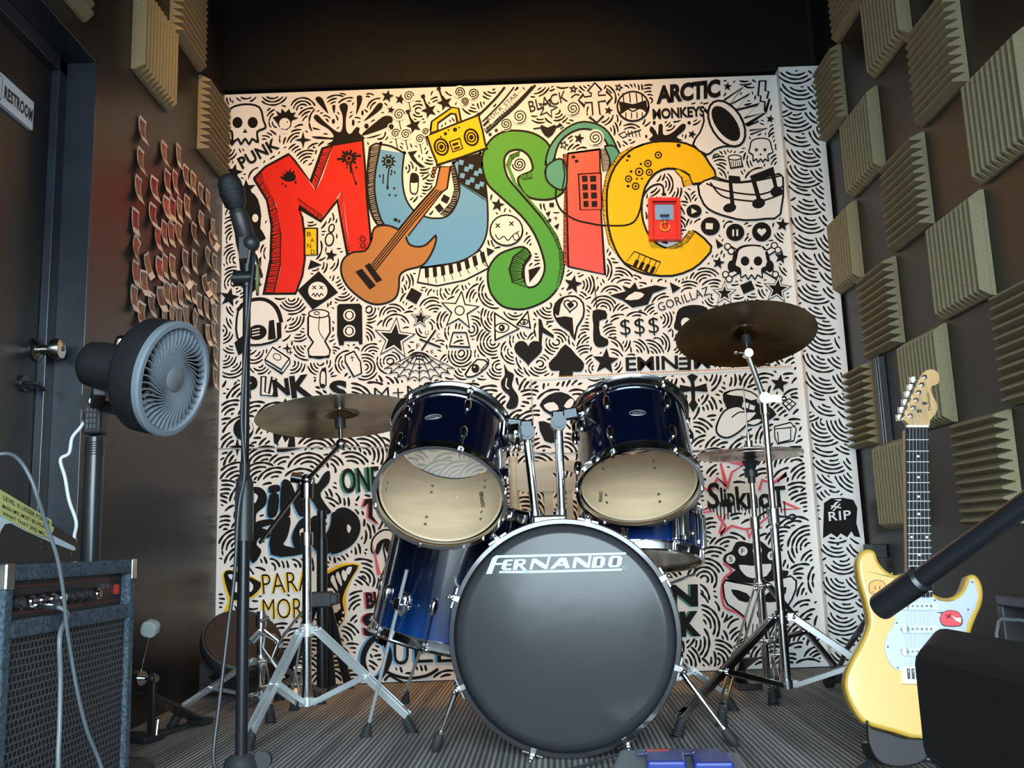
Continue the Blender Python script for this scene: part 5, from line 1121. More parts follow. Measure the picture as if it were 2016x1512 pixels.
m=MB(); jz=atY(472,548,2.0).z; m.cyl((mx_-.028,my_,jz),(mx_+.012,my_,jz),.0175,n=18); m.cyl((mx_,my_,jz-.02),(mx_,my_,jz+.03),.012,n=16); m.cyl((mx_-.035,my_,jz),(mx_-.026,my_,jz),.006,n=10)
m.cyl((mx_,my_,jz+.02),(mx_+.006,my_,zD+.0),.0085,n=16); m.build('swivel_joint',bkm,root)
m=MB(); m.lathe([(.0,-.003),(.034,-.003),(.036,0),(.034,.003),(0,.003)],(mx_+.020,my_+.01,jz-.002),(1,.25,0),32); m.lathe([(.0,.003),(.010,.003),(.010,.006),(0,.006)],(mx_+.020,my_+.01,jz-.002),(1,.25,0),16); m.build('clamp_washer',mat('olive_fibre_washer',(.20,.19,.09),.6),root)
m=MB(); m.cyl((mx_+.05,my_,.093),(mx_,my_,.088),.005,n=8); m.cyl((mx_+.045,my_-.008,.09),(mx_+.045,my_+.008,.09),.017,n=16); m.build('wing_knob',blackplastic,root)
# mic clip + microphone
cl0=Vector((mx_+.006,my_,zD-.005)); hd=atY(463,398,1.985); tail=atY(487,478,2.02)
md=(hd-tail).normalized()
m=MB(); m.ball(cl0+Vector((.002,0,.012)),.019,14,10); m.lathe([(.0185,0),(.0215,.005),(.0195,.075),(.0165,.08)],tail-md*.008,md,20); m.box(cl0+Vector((-.012,0,.0)),(.02,.022,.05)); m.build('microphone_clip',blackplastic,root)
micr=thing('microphone','black handheld microphone clipped on the stand, mesh head pointing up','microphone',tuple(tail))
m=MB(); m.lathe([(0,-.03),(.0105,-.03),(.0115,-.02),(.0125,.03),(.0165,.072),(.019,.085),(0,.085)],tail,md,24); m.build('body',blackplastic,micr)
m=MB(); m.lathe([(.0205,.080),(.0245,.088),(.0270,.104),(.0275,.110)],tail,md,28); m.lathe([(.0285,.110),(.0285,.118),(.0268,.120)],tail,md,28); m.lathe([(.0268,.120),(.0258,.135),(.021,.147),(.012,.154),(0,.156)],tail,md,28); m.build('mesh_head',mat('mesh_black',(.03,.03,.033),.45,.6,bump=(420,1.,.002)),micr)
m=MB(); p0=tail-md*.03; P=[p0+md*-.0,atY(500,505,2.0),atY(495,560,1.985),atY(487,640,1.98),atY(480,735,1.975),atY(476,830,1.975),atY(482,930,1.972),atY(470,1000,1.97),atY(462,1130,1.96),atY(450,1230,1.95),atY(443,1290,1.94),atY(430,1400,1.92),atY(420,1490,1.90),atY(424,1560,1.86)]
P[-1].z=max(.006,P[-1].z); P.append(Vector((P[-1].x-.08,P[-1].y-.15,.006))); m.tube(P,.0038,10,smooth_path=5)
tag(m.build('microphone_cable',mat('cable_black',(.03,.032,.036),.4)),'thin black cable hanging along the microphone stand to the floor','cable')
m=MB(); m.lathe([(.008,0),(.0095,.004),(.0095,.05),(.007,.058)],p0-md*.052+Vector((.004,0,0)),md,16); 
m.build('cable_plug',chrome,micr)
# black tripod stand behind
kb=Vector((-.62,3.42,0)); kx=atY(634,1180,3.42)
root=thing('lighting_stand','black folded tripod stand behind the chrome boom stand, against the mural','stand',(kx.x,3.42,0))
m=MB(); zt_=atY(645,1005,3.42).z; zh=kx.z; m.cyl((kx.x,3.42,.03),(kx.x,3.42,zt_-.10),.019,n=18); m.cyl((kx.x,3.42,zt_-.13),(kx.x,3.42,zt_),.014,n=16); m.cyl((kx.x,3.42,zt_-.03),(kx.x,3.42,zt_+.0),.018,n=16); m.build('pole',bkm,root)
m=MB(); m.box((kx.x,3.42,zh),(.075,.055,.055)); m.box((kx.x+.045,3.42,zh),(.03,.05,.04)); m.build('leg_hub',blackplastic,root,bevel=.006)
for fx,fy in ((690,1352),(560,1372),(628,1345)):
    f=atZ(fx,min(fy,1366)) if fy!=1345 else Vector((kx.x+.02,3.50,0)); f=Vector((f.x,max(3.30,min(3.60,f.y)),0)); m=MB(); m.cyl(Vector((kx.x,3.42,zh))+(f-Vector((kx.x,3.42,0)))*.15,f+Vector((0,0,.01)),.0155,n=14); lg=m.build('leg',bkm,root); m=MB(); m.cyl(f,f+Vector((0,0,.028)),.021,.018,n=14); m.build('rubber_foot',rubber,lg)
# small chrome stand left (folded basket stand)
q0=Vector((-.905,3.32,0)); qx=atY(513,1345,3.1); QX=qx.x; QY=3.1
root=thing('folded_stand','small folded chrome stand with crossed struts beside the round throne seat','stand',(QX,QY,0))
zt_=atY(515,1203,QY).z; m=MB(); m.cyl((QX,QY,.055),(QX,QY,zt_),.0135,n=18); m.cyl((QX,QY,zt_-.05),(QX,QY,zt_-.01),.018,n=16); m.cyl((QX+.004,QY-.02,zt_-.03),(QX+.03,QY-.02,zt_-.02),.007,n=10); m.cyl((QX,QY,.055),(QX,QY,.06),.034,n=16); m.build('pole',chrome,root)
m=MB()
for P in ([(520,1240),(548,1262),(533,1300),(555,1330)],[(523,1245),(517,1275),(560,1335)],[(545,1270),(578,1225),(600,1200)],[(490,1268),(512,1245),(540,1262)]):
    m.tube([atY(x,y,QY-.02) for x,y in P],.0045,8)
m.bar(atY(497,1262,QY-.01),atY(515,1243,QY-.01),.02,.022); m.bar(atY(535,1250,QY+.01),atY(556,1272,QY+.01),.02,.016)
m.build('basket_arm',mat('worn_steel',(.40,.40,.40),.3,1.),root)
tripod(root,(QX,QY),atY(520,1300,QY).z,.06,[atZ(533,1424)+Vector((.0,.0,0)),Vector((QX-.22,QY-.16,0)),Vector((QX+.16,QY+.16,0))],steel,.014)
# drum throne lying against the wall
ct=Vector((-.935,3.255,.2215)); at_=Vector((.3638,-.593,.7183)).normalized()
root=thing('drum_throne','round black padded drum stool seat tipped on its side by the left wall','stool',(ct.x,ct.y,0))
vinyl=mat('black_vinyl',(.016,.017,.019),.42,bump=(90,.1,.002))
m=MB(); m.lathe([(0,.0),(.124,.0),(.132,-.008),(.136,-.028),(.132,-.048),(.124,-.055),(0,-.055)][::-1],ct,at_,56); st_=m.build('seat',vinyl,root); m=MB(); m.ring(ct-at_*.003,at_,.130,.0022,56,6); m.build('piping',mat('piping_grey',(.07,.07,.075),.5),st_)
m=MB(); m.cyl(ct-at_*.055,ct-at_*.17,.014,n=14); hubt=ct-at_*.12
m.build('post',steel,root)
fl=atZ(389,1374); m=MB(); m.bar(hubt,fl+Vector((.0,0,.04)),.02,.008,(0,1,.3)); lg=m.build('leg',blackmetal,root); m=MB(); foot_rib(m,fl,Vector((.4,0,1))); m.build('rubber_foot',rubber,lg)
m=MB(); f2=Vector((-.84,3.38,0)); m.bar(hubt,f2+Vector((0,0,.03)),.02,.008,(0,1,.3)); lg=m.build('leg',blackmetal,root); m=MB(); foot_rib(m,f2,Vector((-.2,0,1))); m.build('rubber_foot',rubber,lg)
# flat dark bag under it
m=MB(); p=atY(470,1350,3.46); m.box((-1.0,3.53,.075),(.28,.19,.10)); m.box((-1.0,3.53,.132),(.24,.16,.02)); m.tube([(-1.13,3.415,.06),(-1.0,3.41,.045),(-.84,3.41,.06)],.004,8)
tag(m.build('equipment_bag',mat('bag_fabric',(.022,.024,.03),.8,bump=(14,1.,.02)),bevel=.015),'dark fabric equipment bag lying on the floor under the drum stool','bag')
# ------------------------------------------------------------------ standing fan
FB=Vector((-1.035,2.33,0)); px_=atY(182,1000,2.33).x; FB.x=px_
root=thing('pedestal_fan','black pedestal fan with grey swirl grille facing the room by the left wall','fan',(FB.x,FB.y,0))
fanblk=mat('fan_black',(.018,.019,.021),.48); grey=mat('fan_grey',(.215,.255,.30),.42)
fc=Vector((-.7609,2.0921,.8957)); fn=Vector((.9455,-.2222,-.2381)).normalized()
FN=[]
def ffit():
    return fc,fn
R=.131
zt_=atY(188,800,2.33).z
m=MB(); m.lathe([(0,0),(.15,0),(.15,.012),(.05,.03),(.03,.05)],(FB.x+.01,FB.y,0),(0,0,1),40); m.build('base',fanblk,root)
m=MB(); m.cyl((FB.x,FB.y,.04),(FB.x,FB.y,atY(182,862,2.33).z),.0225,n=24); m.lathe([(.0228,0),(.0245,.0),(.0245,.16),(.0228,.16)],(FB.x,FB.y,.30),(0,0,1),24)
for k in range(6): m.ring((FB.x,FB.y,atY(182,872,2.33).z-.006*k),(0,0,1),.0228,.0012,24,6)
m.build('pole',mat('fan_pole_black',(.025,.027,.030),.25),root)
m=MB(); nk=atY(187,800,2.33); m.box((FB.x,FB.y-.002,nk.z-.03),(.046,.045,.085)); m.cyl((FB.x,FB.y-.026,nk.z+.008),(FB.x,FB.y+.022,nk.z+.008),.032,n=24)
nkp=m.build('neck',fanblk,root,bevel=.006)
m=MB(); m.cyl((FB.x+.0,FB.y-.0275,nk.z+.01),(FB.x,FB.y-.026,nk.z+.01),.0075,n=16); m.build('neck_bolt',chrome,nkp)
m=MB()
for i in range(4):
    for j in range(3): m.box((FB.x+(j-1)*.009,FB.y-.0265,nk.z-.012-i*.014),(.0055,.003,.010))
m.build('vent',mat('vent_grey',(.10,.10,.11),.4),nkp)
hb_=fc-fn*.105                                        # rear centre of the drum
a=fn
m=MB(); m.lathe([(R-.006,0),(R+.001,.004),(R+.001,.060),(R-.002,.075),(R-.012,.092),(R-.016,.100),(R-.020,.100)],fc-a*.100,a,64,0) if False else m.lathe([(R-.030,-.100),(R-.010,-.085),(R,-.070),(R+.001,-.014),(R-.004,-.012)],fc,a,72)
sh=m.build('housing',fanblk,root)
m=MB(); m.lathe([(R+.001,-.016),(R+.002,-.004),(R-.002,.0),(R-.012,.001),(R-.017,-.006),(R-.017,-.02)],fc,a,72); gr=m.build('front_ring',grey,root)
# swirl grille
x_,y_,z_=MB().frame(a); 
upv=(Vector((0,0,1))-a*a.z).normalized(); sdv=upv.cross(a).normalized()
def fp(r,t,h=0): return fc+upv*(r*math.cos(t))+sdv*(r*math.sin(t))+a*h
m=MB(); nb=42
for k in range(nb):
    t0=2*PI*k/nb; pts=[]
    for i in range(9):
        q=i/8; r=.026+(R-.017-.026)*q; t=t0+1.25*(1-q)-.42*math.sin(PI*q); pts.append(fp(r,-t,-.004+.0-.018*(1-q)*.0+.004*math.sin(PI*q)))
    vs=[];fs=[]
    for i,p in enumerate(pts):
        d=(pts[min(8,i+1)]-pts[max(0,i-1)]).normalized(); s_=d.cross(a)*.0013; vs+= [p+s_,p-s_,p-s_-a*.012,p+s_-a*.012]
    for i in range(8):
        for j in range(4): A=i*4+j;B=i*4+(j+1)%4; fs.append((A,B,B+4,A+4))
    m.add(vs,fs,0,False)
m.build('grille',grey,root)
m=MB(); m.lathe([(0,.004),(.024,.003),(.028,0),(.028,-.014),(.02,-.016)],fc,a,32); m.build('grille_hub',mat('fan_grey_dark',(.17,.185,.20),.4),root)
m=MB()
for k in range(5):
    t0=2*PI*k/5
    for i in range(5):
        t=t0+i*.14; t2=t0+(i+1)*.14; m.add([fp(.02,t,-.045),fp(R-.035,t+.2,-.05+i*.006),fp(R-.035,t2+.2,-.05+(i+1)*.006),fp(.02,t2,-.045)],[(0,1,2,3)],0,True)
m.cyl(fc-a*.055,fc-a*.03,.03,n=24)
m.build('blades',mat('fan_blade',(.03,.032,.036),.3),root)
m=MB(); m.lathe([(.0,-.236),(.045,-.236),(.052,-.228),(.055,-.20),(.056,-.10)],fc,a,40); mo=m.build('motor_cover',fanblk,root,bevel=None)
m=MB()
for k in range(36):
    t=2*PI*k/36; pts=[fp(R-.030,t,-.100),fp(R-.055,t+.10,-.112),fp(.056,t+.25,-.108)]; m.tube(pts,.0022,5)
m.ring(fc-a*.110,a,R-.045,.002,48,5); m.build('rear_grille',fanblk,root)
m=MB(); tp_=fc-a*.165+upv*.054; m.cyl(tp_,tp_+upv*.012,.014,n=20); m.ball(tp_+upv*.012,.013,14,8); kb_=m.build('oscillation_knob',chrome,root)
m=MB(); m.bar(fc-a*.19-upv*.050,Vector((FB.x,FB.y,nk.z+.01)),.03,.04); m.bar(fc-a*.10-upv*.09,Vector((FB.x+.01,FB.y-.005,nk.z-.0)),.012,.03); m.build('tilt_bracket',fanblk,root,bevel=.004)
m=MB(); P=[Vector((FB.x-.022,FB.y-.01,nk.z-.035)),atX(142,870,-1.10),atX(140,893,-1.12),atX(118,905,-1.15),atX(132,950,-1.15),atX(142,1010,-1.15),atX(150,1035,-1.15),atX(146,1060,-1.15)]
P=[Vector((FB.x-.022,FB.y-.01,nk.z-.035))]+[atY(x,y,2.30) for x,y in ((158,842),(142,862),(136,892),(119,905),(128,940),(136,985),(150,1028),(146,1060),(148,1110))]; P.append(Vector((P[-1].x,P[-1].y+.02,.01)))
m.tube(P,.0042,8,smooth_path=5); m.build('mains_cord',mat('white_cable',(.80,.84,.86),.4),root)
# ------------------------------------------------------------------ guitar amplifier against the left wall
AX=-.852; yA0=atX(3,1300,AX).y; yA1=atX(262,1300,AX).y; zA1=atX(240,1103,AX).z; 
carpet=mat('dark_blue_amp_carpet',(.055,.082,.108),.95,noise=(160,.5,3),bump=(420,.6,.003))
root=thing('guitar_amplifier','carpet-covered guitar combo amplifier with grille cloth front, left foreground','amplifier',((XL+AX)/2,(yA0+yA1)/2,0))
dep=AX-(XL+.012); cx=(AX+XL+.012)/2; zs0=.012
m=MB(); t=.028
m.box((cx,(yA0+yA1)/2,zA1-t/2),(dep,yA1-yA0,t)); m.box((cx,(yA0+yA1)/2,zs0+t/2),(dep,yA1-yA0,t)); m.box((cx,yA0+t/2,(zs0+zA1)/2),(dep,t,zA1-zs0-2*t)); m.box((cx,yA1-t/2,(zs0+zA1)/2),(dep,t,zA1-zs0-2*t))
zr=atX(240,1205,AX).z; m.box((AX-.02,(yA0+yA1)/2,zr),(.04,yA1-yA0-2*t,.030)); m.box((XL+.022,(yA0+yA1)/2,(zs0+zA1)/2),(.012,yA1-yA0-2*t,zA1-zs0-2*t)); m.build('cabinet',carpet,root,bevel=.004)
m=MB(); pz0,pz1=zr+.015,zA1-t; m.box((AX-.025,(yA0+yA1)/2,(pz0+pz1)/2),(.01,yA1-yA0-2*t,pz1-pz0)); panel=m.build('control_panel',mat('panel_black',(.018,.018,.02),.4),root)
m=MB(); 
for zz in (pz1-.010,pz0+.010): m.box((AX-.0195,(yA0+yA1)/2,zz),(.001,yA1-yA0-2*t-.02,.0016))
m.build('red_line',mat('panel_red_line',(.25,.02,.015),.5),panel)
zk=(pz0+pz1)/2-.004; L_=yA1-yA0-2*t; y0=yA0+t
for k in range(9):
    yk=y0+L_*(.07+.078*k); m=MB(); m.cyl((AX-.02,yk,zk),(AX-.004,yk,zk),.0135,.0115,n=18); m.cyl((AX-.004,yk,zk),(AX+.001,yk,zk),.008,n=14); m.build('knob',chrome if k in(1,2,3,4,8) else blackplastic,panel)
m=MB()
V,Fc,asp=glyphs('GB-10',.01); m.add([(AX-.0195,y0+L_*(.78+.09*u),zk+.008+.010*v) for u,v in V],Fc); m.build('model_lettering',mat('panel_print',(.22,.22,.22),.5),panel); m=MB()
V,Fc,asp=glyphs('BASS MID TREBLE',.01); m.add([(AX-.0195,y0+L_*(.30+.30*u),zk-.022+.005*v) for u,v in V],Fc); m.build('panel_lettering',mat('panel_print',(.22,.22,.22),.5),panel)
m=MB(); m.box((AX-.016,y0+L_*.93,zk+.004),(.01,.010,.020)); m.build('power_switch',mat('switch_red',(.35,.012,.01),.35),panel)
gz0,gz1=zs0+t,zr-.015
def grillmat():
    m=bpy.data.materials.new('grille_weave'); m.use_nodes=True; nt=m.node_tree; b=nt.nodes['Principled BSDF']; N=nt.nodes.new; L=nt.links.new
    tc=N('ShaderNodeTexCoord'); mp=N('ShaderNodeMapping'); L(tc.outputs['Object'],mp.inputs[0]); sp=N('ShaderNodeSeparateXYZ'); L(mp.outputs[0],sp.inputs[0]); cb_=N('ShaderNodeCombineXYZ'); L(sp.outputs['Y'],cb_.inputs[0]); L(sp.outputs['Z'],cb_.inputs[1])
    br=N('ShaderNodeTexBrick'); br.inputs['Scale'].default_value=1; br.inputs['Brick Width'].default_value=.014; br.inputs['Row Height'].default_value=.0125; br.inputs['Mortar Size'].default_value=.0022; br.inputs['Mortar Smooth'].default_value=.3; br.offset=.35
    br.inputs['Color1'].default_value=(.006,.006,.007,1); br.inputs['Color2'].default_value=(.010,.010,.012,1); br.inputs['Mortar'].default_value=(.085,.085,.095,1); L(cb_.outputs[0],br.inputs['Vector'])
    L(br.outputs['Color'],b.inputs['Base Color']); b.inputs['Roughness'].default_value=.6; bm=N('ShaderNodeBump'); bm.inputs['Strength'].default_value=.8; bm.inputs['Distance'].default_value=.002; L(br.outputs['Fac'],bm.inputs['Height']); L(bm.outputs[0],b.inputs['Normal']); return m
m=MB(); m.box((AX-.014,(yA0+yA1)/2,(gz0+gz1)/2),(.008,yA1-yA0-2*t,gz1-gz0)); m.build('grille_cloth',grillmat(),root)
for yy,zz in ((yA0,zA1),(yA1,zA1),(yA0,zs0),(yA1,zs0)):
    sy=1 if yy==yA0 else -1; sz=-1 if zz==zA1 else 1; m=MB()
    m.box((AX+.001,yy+sy*.012,zz+sz*.02),(.003,.026,.042)); m.box((AX-.018,yy-sy*.0008,zz+sz*.02),(.038,.003,.042)); m.box((AX-.018,yy+sy*.012,zz-sz*.0008),(.038,.026,.003)); m.build('corner_cap',mat('nickel_cap',(.6,.58,.54),.25,1.),root,bevel=.002)
for yy in (yA0+.04,yA1-.04): MB().cyl(((XL+AX)/2,yy,0),((XL+AX)/2,yy,.013),.018,n=16).build('rubber_foot',rubber,root)
# jack lead plugged in
m=MB(); jy=y0+L_*.22
yj=atX(88,1188,AX).y; pj=Vector((AX-.02,yj,zk-.006))
P=[pj+Vector((.0,0,0)),pj+Vector((.035,0,-.004)),pj+Vector((.06,.004,-.02)),atX(118,1250,AX+.06),atX(119,1330,AX+.062),atX(118,1400,AX+.065),atX(115,1480,AX+.07)]; P.append(Vector((P[-1].x+.01,P[-1].y-.03,.006))); P.append(Vector((P[-1].x+.02,P[-1].y-.3,.006)))
m.tube(P,.0042,10,smooth_path=5)
rt_=thing('instrument_lead','grey jack lead plugged into the amplifier panel and hanging down its front','cable',tuple(pj)); m.build('cord',mat('cable_grey',(.13,.15,.165),.4),rt_)
m=MB(); m.cyl(pj+Vector((.004,0,0)),pj+Vector((.045,0,-.004)),.0075,n=14); m.cyl(pj+Vector((.0,0,0)),pj+Vector((.006,0,0)),.0105,n=14); m.build('jack_plug',chrome,rt_)
# slanted mixer on the amplifier with a taped note
MX=AX-.012
def mp_(x,y): q=atX(x,y,MX); return (q.y,q.z)
zt2=zA1+.001
poly=[mp_(-60,930),mp_(0,962),mp_(150,1062),mp_(158,1098)]
yr=poly[3][0]; yl=mp_(-60,1000)[0]
poly=[(yl,poly[0][1]),(mp_(0,962)),(mp_(150,1062)),(yr,zt2+.006),(yr-.01,zt2),(yl,zt2)]
root=thing('audio_mixer','slanted black and white audio mixer with handwritten yellow note on the amplifier','mixer',((MX-.12),(yl+yr)/2,zA1))
def yzprism(m,P,x,dep_,mi=0): m.prism(P,(x,0,0),(0,1,0),(0,0,1),dep_,mi)
m=MB(); yzprism(m,poly,MX,.25); m.build('case',mat('mixer_black',(.022,.021,.020),.45),root,bevel=.003)
m=MB(); st_=[mp_(x,y) for x,y in ((-60,960),(0,1000),(60,1030),(110,1058),(145,1076),(148,1082),(143,1084),(100,1068),(50,1046),(20,1030),(8,1032),(0,1045),(-4,1060),(-60,1060))]; yzprism(m,st_,MX+.0015,.0015); m.build('side_stripe',mat('mixer_white',(.62,.72,.78),.35),root)
m=MB(); nt_=[mp_(x,y) for x,y in ((-60,928),(0,966),(98,1024),(98,1036),(103,1038),(101,1046),(92,1060),(60,1050),(0,1016),(-60,985))]; yzprism(m,nt_,MX+.0035,.0012); 
base=lambda x,y:mp_(x,y)
for s_,(xa,ya,xb,yb_),hh in (('LEVEL IS LESSER FOR EA',(2,984,94,1034),9),('MAIN MIC MUST BE HIGHER',(0,1000,92,1045),8),('WHAT THAT 2ND MIC...',(0,1014,90,1059),8)):
    V,Fc,asp=glyphs(s_,.012,1.); A=Vector(base(xa,ya)); B=Vector(base(xb,yb_)); U_=Vector(base(xa,ya-hh))-A
    m.add([(MX+.0041,*(A+(B-A)*u+U_*v)) for u,v in V],Fc,1,False)
m.build('paper_note',[mat('note_yellow',(.62,.62,.22),.7),blk],root)
for x,y,h,c_ in ((14,968,.012,'w'),(32,980,.010,'g'),(42,987,.008,'g'),(58,996,.006,'k'),(72,1005,.006,'k')):
    q=mp_(x,y); m=MB(); m.cyl((MX-.03,q[0],q[1]-.01),(MX-.03,q[0],q[1]+h*.5),.004,n=10); m.build('knob',{'w':card,'g':mat('knob_green',(.12,.3,.08),.5),'k':blackplastic}[c_],root)
for x,y in ((78,1066),(137,1090),(2,1063),(79,1077)):
    q=mp_(x,y); m=MB(); m.cyl((MX,q[0],q[1]),(MX+.003,q[0],q[1]),.002,n=8); m.build('screw',chrome,root)
q=mp_(3,930); rt_=thing('xlr_cable','long thin grey cable with metal plug looping down over the amplifier','cable',(MX-.03,q[0],q[1]))
m=MB(); m.cyl((MX-.03,q[0]-.004,q[1]-.055),(MX-.03,q[0]-.002,q[1]+.0),.0075,.0085,n=16); m.cyl((MX-.03,q[0]-.002,q[1]),(MX-.03,q[0],q[1]+.03),.0085,.0065,n=16); m.build('plug',mat('nickel_warm',(.6,.56,.50),.3,1.),rt_)
P=[Vector((MX-.03,q[0],q[1]+.026))]+[atX(x,y,xx) for x,y,xx in ((14,893,MX),(40,908,MX+.03),(62,945,MX+.05),(76,985,MX+.06),(92,1035,MX+.065),(112,1095,MX+.075),(124,1160,MX+.08),(131,1230,MX+.08),(140,1290,MX+.08),(154,1370,MX+.085),(172,1440,MX+.09),(200,1512,MX+.10))]; P.append(Vector((P[-1].x+.03,P[-1].y+.02,.006))); P.append(Vector((P[-1].x+.1,P[-1].y-.2,.006)))
m=MB(); m.tube(P,.0034,10,smooth_path=5); m.build('cord',mat('cable_slate',(.10,.12,.135),.4),rt_)
# ------------------------------------------------------------------ spare bass drum pedal
pb=atZ(270,1460); tip=atZ(408,1424)
root=thing('bass_drum_pedal','spare kick drum pedal with grey felt beater on the floor behind the amplifier','pedal',(pb.x,pb.y,0))
ux=(tip-pb); ux.z=0; ln=ux.length; ux.normalize(); uy=Vector((-ux.y,ux.x,0))
m=MB(); rotz=Matrix((ux,uy,Vector((0,0,1)))).transposed()
m.box(pb+ux*.0+Vector((0,0,.012)),(.075,.13,.014),rotz); 
for s_ in(-1,1): m.tube([pb+uy*s_*.03+Vector((0,0,.008)),pb+ux*(ln-.05)+uy*s_*.018+Vector((0,0,.008))],.003,8)
m.build('base_plate',blackmetal,root,bevel=.002)
zp=atY(276,1335,pb.y).z
m=MB(); 
for s_ in(-1,1): m.bar(pb+uy*s_*.05+Vector((0,0,.01)),pb+uy*s_*.05+Vector((0,0,zp)),.020,.010,ux); m.ball(pb+uy*s_*.05+Vector((0,0,zp)),.015,12,8)
m.build('upright',blackmetal,root,bevel=.001)
m=MB(); m.cyl(pb+uy*-.06+Vector((0,0,zp)),pb+uy*.055+Vector((0,0,zp)),.006,n=12); m.cyl(pb-uy*.066+Vector((0,0,zp)),pb-uy*.058+Vector((0,0,zp)),.010,n=14); m.cyl(pb+Vector((0,0,zp))-uy*.012,pb+Vector((0,0,zp))+uy*.012,.02,n=16); m.build('axle',chrome,root); m=MB(); m.cyl(pb+ux*.03+uy*-.04+Vector((0,0,.018)),pb+ux*.035+uy*-.04+Vector((0,0,.055)),.003,n=8); m.cyl(pb+ux*.035+uy*-.04+Vector((0,0,.055)),pb+ux*.035+uy*-.04+Vector((0,0,.058)),.010,n=10); m.build('hoop_clamp_screw',chrome,root)
m=MB(); m.bar(pb+ux*.02+Vector((0,0,.125)),pb+ux*(ln-.045)+Vector((0,0,.02)),.07,.010); m.build('footboard',blackmetal,root,bevel=.003)
m=MB(); e=pb+ux*(ln-.03); m.box(e+Vector((0,0,.012)),(.05,.06,.018),rotz); m.build('heel_plate',blackmetal,root,bevel=.002)
bt=atY(295,1240,pb.y-.03); b0=pb+Vector((0,0,zp)); dd=(bt-b0).normalized()
m=MB(); m.cyl(b0,bt-dd*.01,.0032,n=10); sh=m.build('beater_rod',chrome,root)
m=MB(); m.prism([(x,y) for x,y in [( .022*math.cos(t)*(1+.12*abs(math.sin(2*t))),.022*math.sin(t)*(1+.12*abs(math.sin(2*t)))) for t in [2*PI*k/20 for k in range(20)]]],bt+dd.cross(Vector((0,1,0))).normalized()*0+Vector((0,-.016,0)),dd.cross(Vector((0,-1,0))).normalized(),dd,.034,0,round_=.006)
m.build('felt_beater',mat('grey_felt',(.42,.47,.47),.95,bump=(200,.4,.002)),root)
# ------------------------------------------------------------------ wooden chair behind the kit
CY=3.12; chw=mat('pale_beech',(.74,.63,.46),.5,noise=(4,.10,4,(1,1,8)))
c0=atY(1000,905,CY); c1=atY(1163,905,CY); zt_=c0.z; root=thing('wooden_chair','pale beech chair with slatted back and oval handle hole behind the bass drum','chair',((c0.x+c1.x)/2,CY+.2,0))
xa,xb=c0.x+.017,c1.x-.0; sz=.43
m=MB()
for x in (xa,xb): m.tube([(x,CY-.02,0),(x,CY-.0,sz),(x,CY+.01,zt_-.02 if x==xb else zt_+.01)],[.014,.016,.017],12)
for x in (xa,xb): pass
m.build('rear_legs',chw,root)
for x in (xa,xb): MB().cyl((x,CY+.40,0),(x,CY+.38,sz-.02),.014,.017,n=12).build('leg',chw,root)
m=MB(); zr1=atY(1080,908,CY).z; zr0=atY(1080,968,CY).z; hx=atY(1108,934,CY)
# top rail with an oval hole (ring of quads)
K=28; Pn=[(hx.x+.036*math.cos(2*PI*k/K),hx.z+.0125*math.sin(2*PI*k/K)) for k in range(K)]
x0,x1=xa+.010,xb-.010
def sq(k):
    t=2*PI*k/K; c,s_=math.cos(t),math.sin(t); hw=(x1-x0)/2;cx_=(x0+x1)/2; hh_=(zr1-zr0)/2; cz_=(zr0+zr1)/2
    f=min(1e9 if abs(c)<1e-6 else 1/abs(c),1e9 if abs(s_)<1e-6 else 1/abs(s_)); 
    return (cx_+hw*max(-1,min(1,c*f)),cz_+hh_*max(-1,min(1,s_*f)))
On=[sq(k) for k in range(K)]
vs=[(x,CY-.008,z) for x,z in Pn]+[(x,CY-.008,z) for x,z in On]+[(x,CY+.012,z) for x,z in Pn]+[(x,CY+.012,z) for x,z in On]; fs=[]
for k in range(K):
    j=(k+1)%K; fs+=[(k,j,K+j,K+k),(2*K+k,3*K+k,3*K+j,2*K+j),(k,2*K+k,2*K+j,j),(K+k,K+j,3*K+j,3*K+k)]
m.add(vs,fs,0,False); m.build('top_rail',chw,root)
for px in (1050,1080,1122,1142): 
    x=atY(px,990,CY).x; MB().box((x,CY+.002,(sz+zr0)/2),(.020 if px!=1080 else .028,.014,zr0-sz)).build('slat',chw,root)
m=MB(); m.box(((xa+xb)/2,CY+.20,sz-.008),(xb-xa+.03,.40,.022)); m.box(((xa+xb)/2,CY+.385,sz-.05),(xb-xa-.02,.016,.05)); m.build('seat',chw,root,bevel=.006)
# ------------------------------------------------------------------ floor multi-effects pedal
root=thing('effects_pedal','grey floor effects unit with blue foot pedals at the bottom edge','pedal',tuple(atZ(1338,1520,0)))
GX,GY=root.location.x,root.location.y
m=MB(); yaw=Matrix.Rotation(-.12,3,'Z')
def G(x,y,z): v=yaw@Vector((x,y,0)); return Vector((GX+v.x,GY+v.y,z))
xs=(-.16,.17); P=[G(-.14,.03,.0),G(.145,.03,.0),G(.155,-.20,.0),G(-.17,-.20,.0)]; T=[G(-.125,.01,.047),G(.125,.005,.040),G(.145,-.19,.022),G(-.155,-.19,.022)]
m.add(P+T,[(0,1,2,3),(7,6,5,4),(0,4,5,1),(1,5,6,2),(2,6,7,3),(3,7,4,0)],0,False); m.build('case',mat('pedal_grey',(.17,.18,.19),.4),root,bevel=.006)
m=MB(); m.box(G(-.0,-.02,.0465),(.18,.045,.003),yaw); m.build('display_panel',mat('panel_dark_blue',(.03,.05,.18),.3),root)
m=MB(); m.box(G(-.045,-.012,.049),(.05,.016,.002),yaw); m.build('red_mark',mat('mark_red',(.5,.05,.04),.4),root)
for k,x in enumerate((-.03,.065)): m=MB(); m.box(G(x,-.095,.044-.003*k),(.08,.10,.02),yaw); m.build('foot_switch',mat('pedal_blue',(.02,.045,.28),.3),root,bevel=.006)
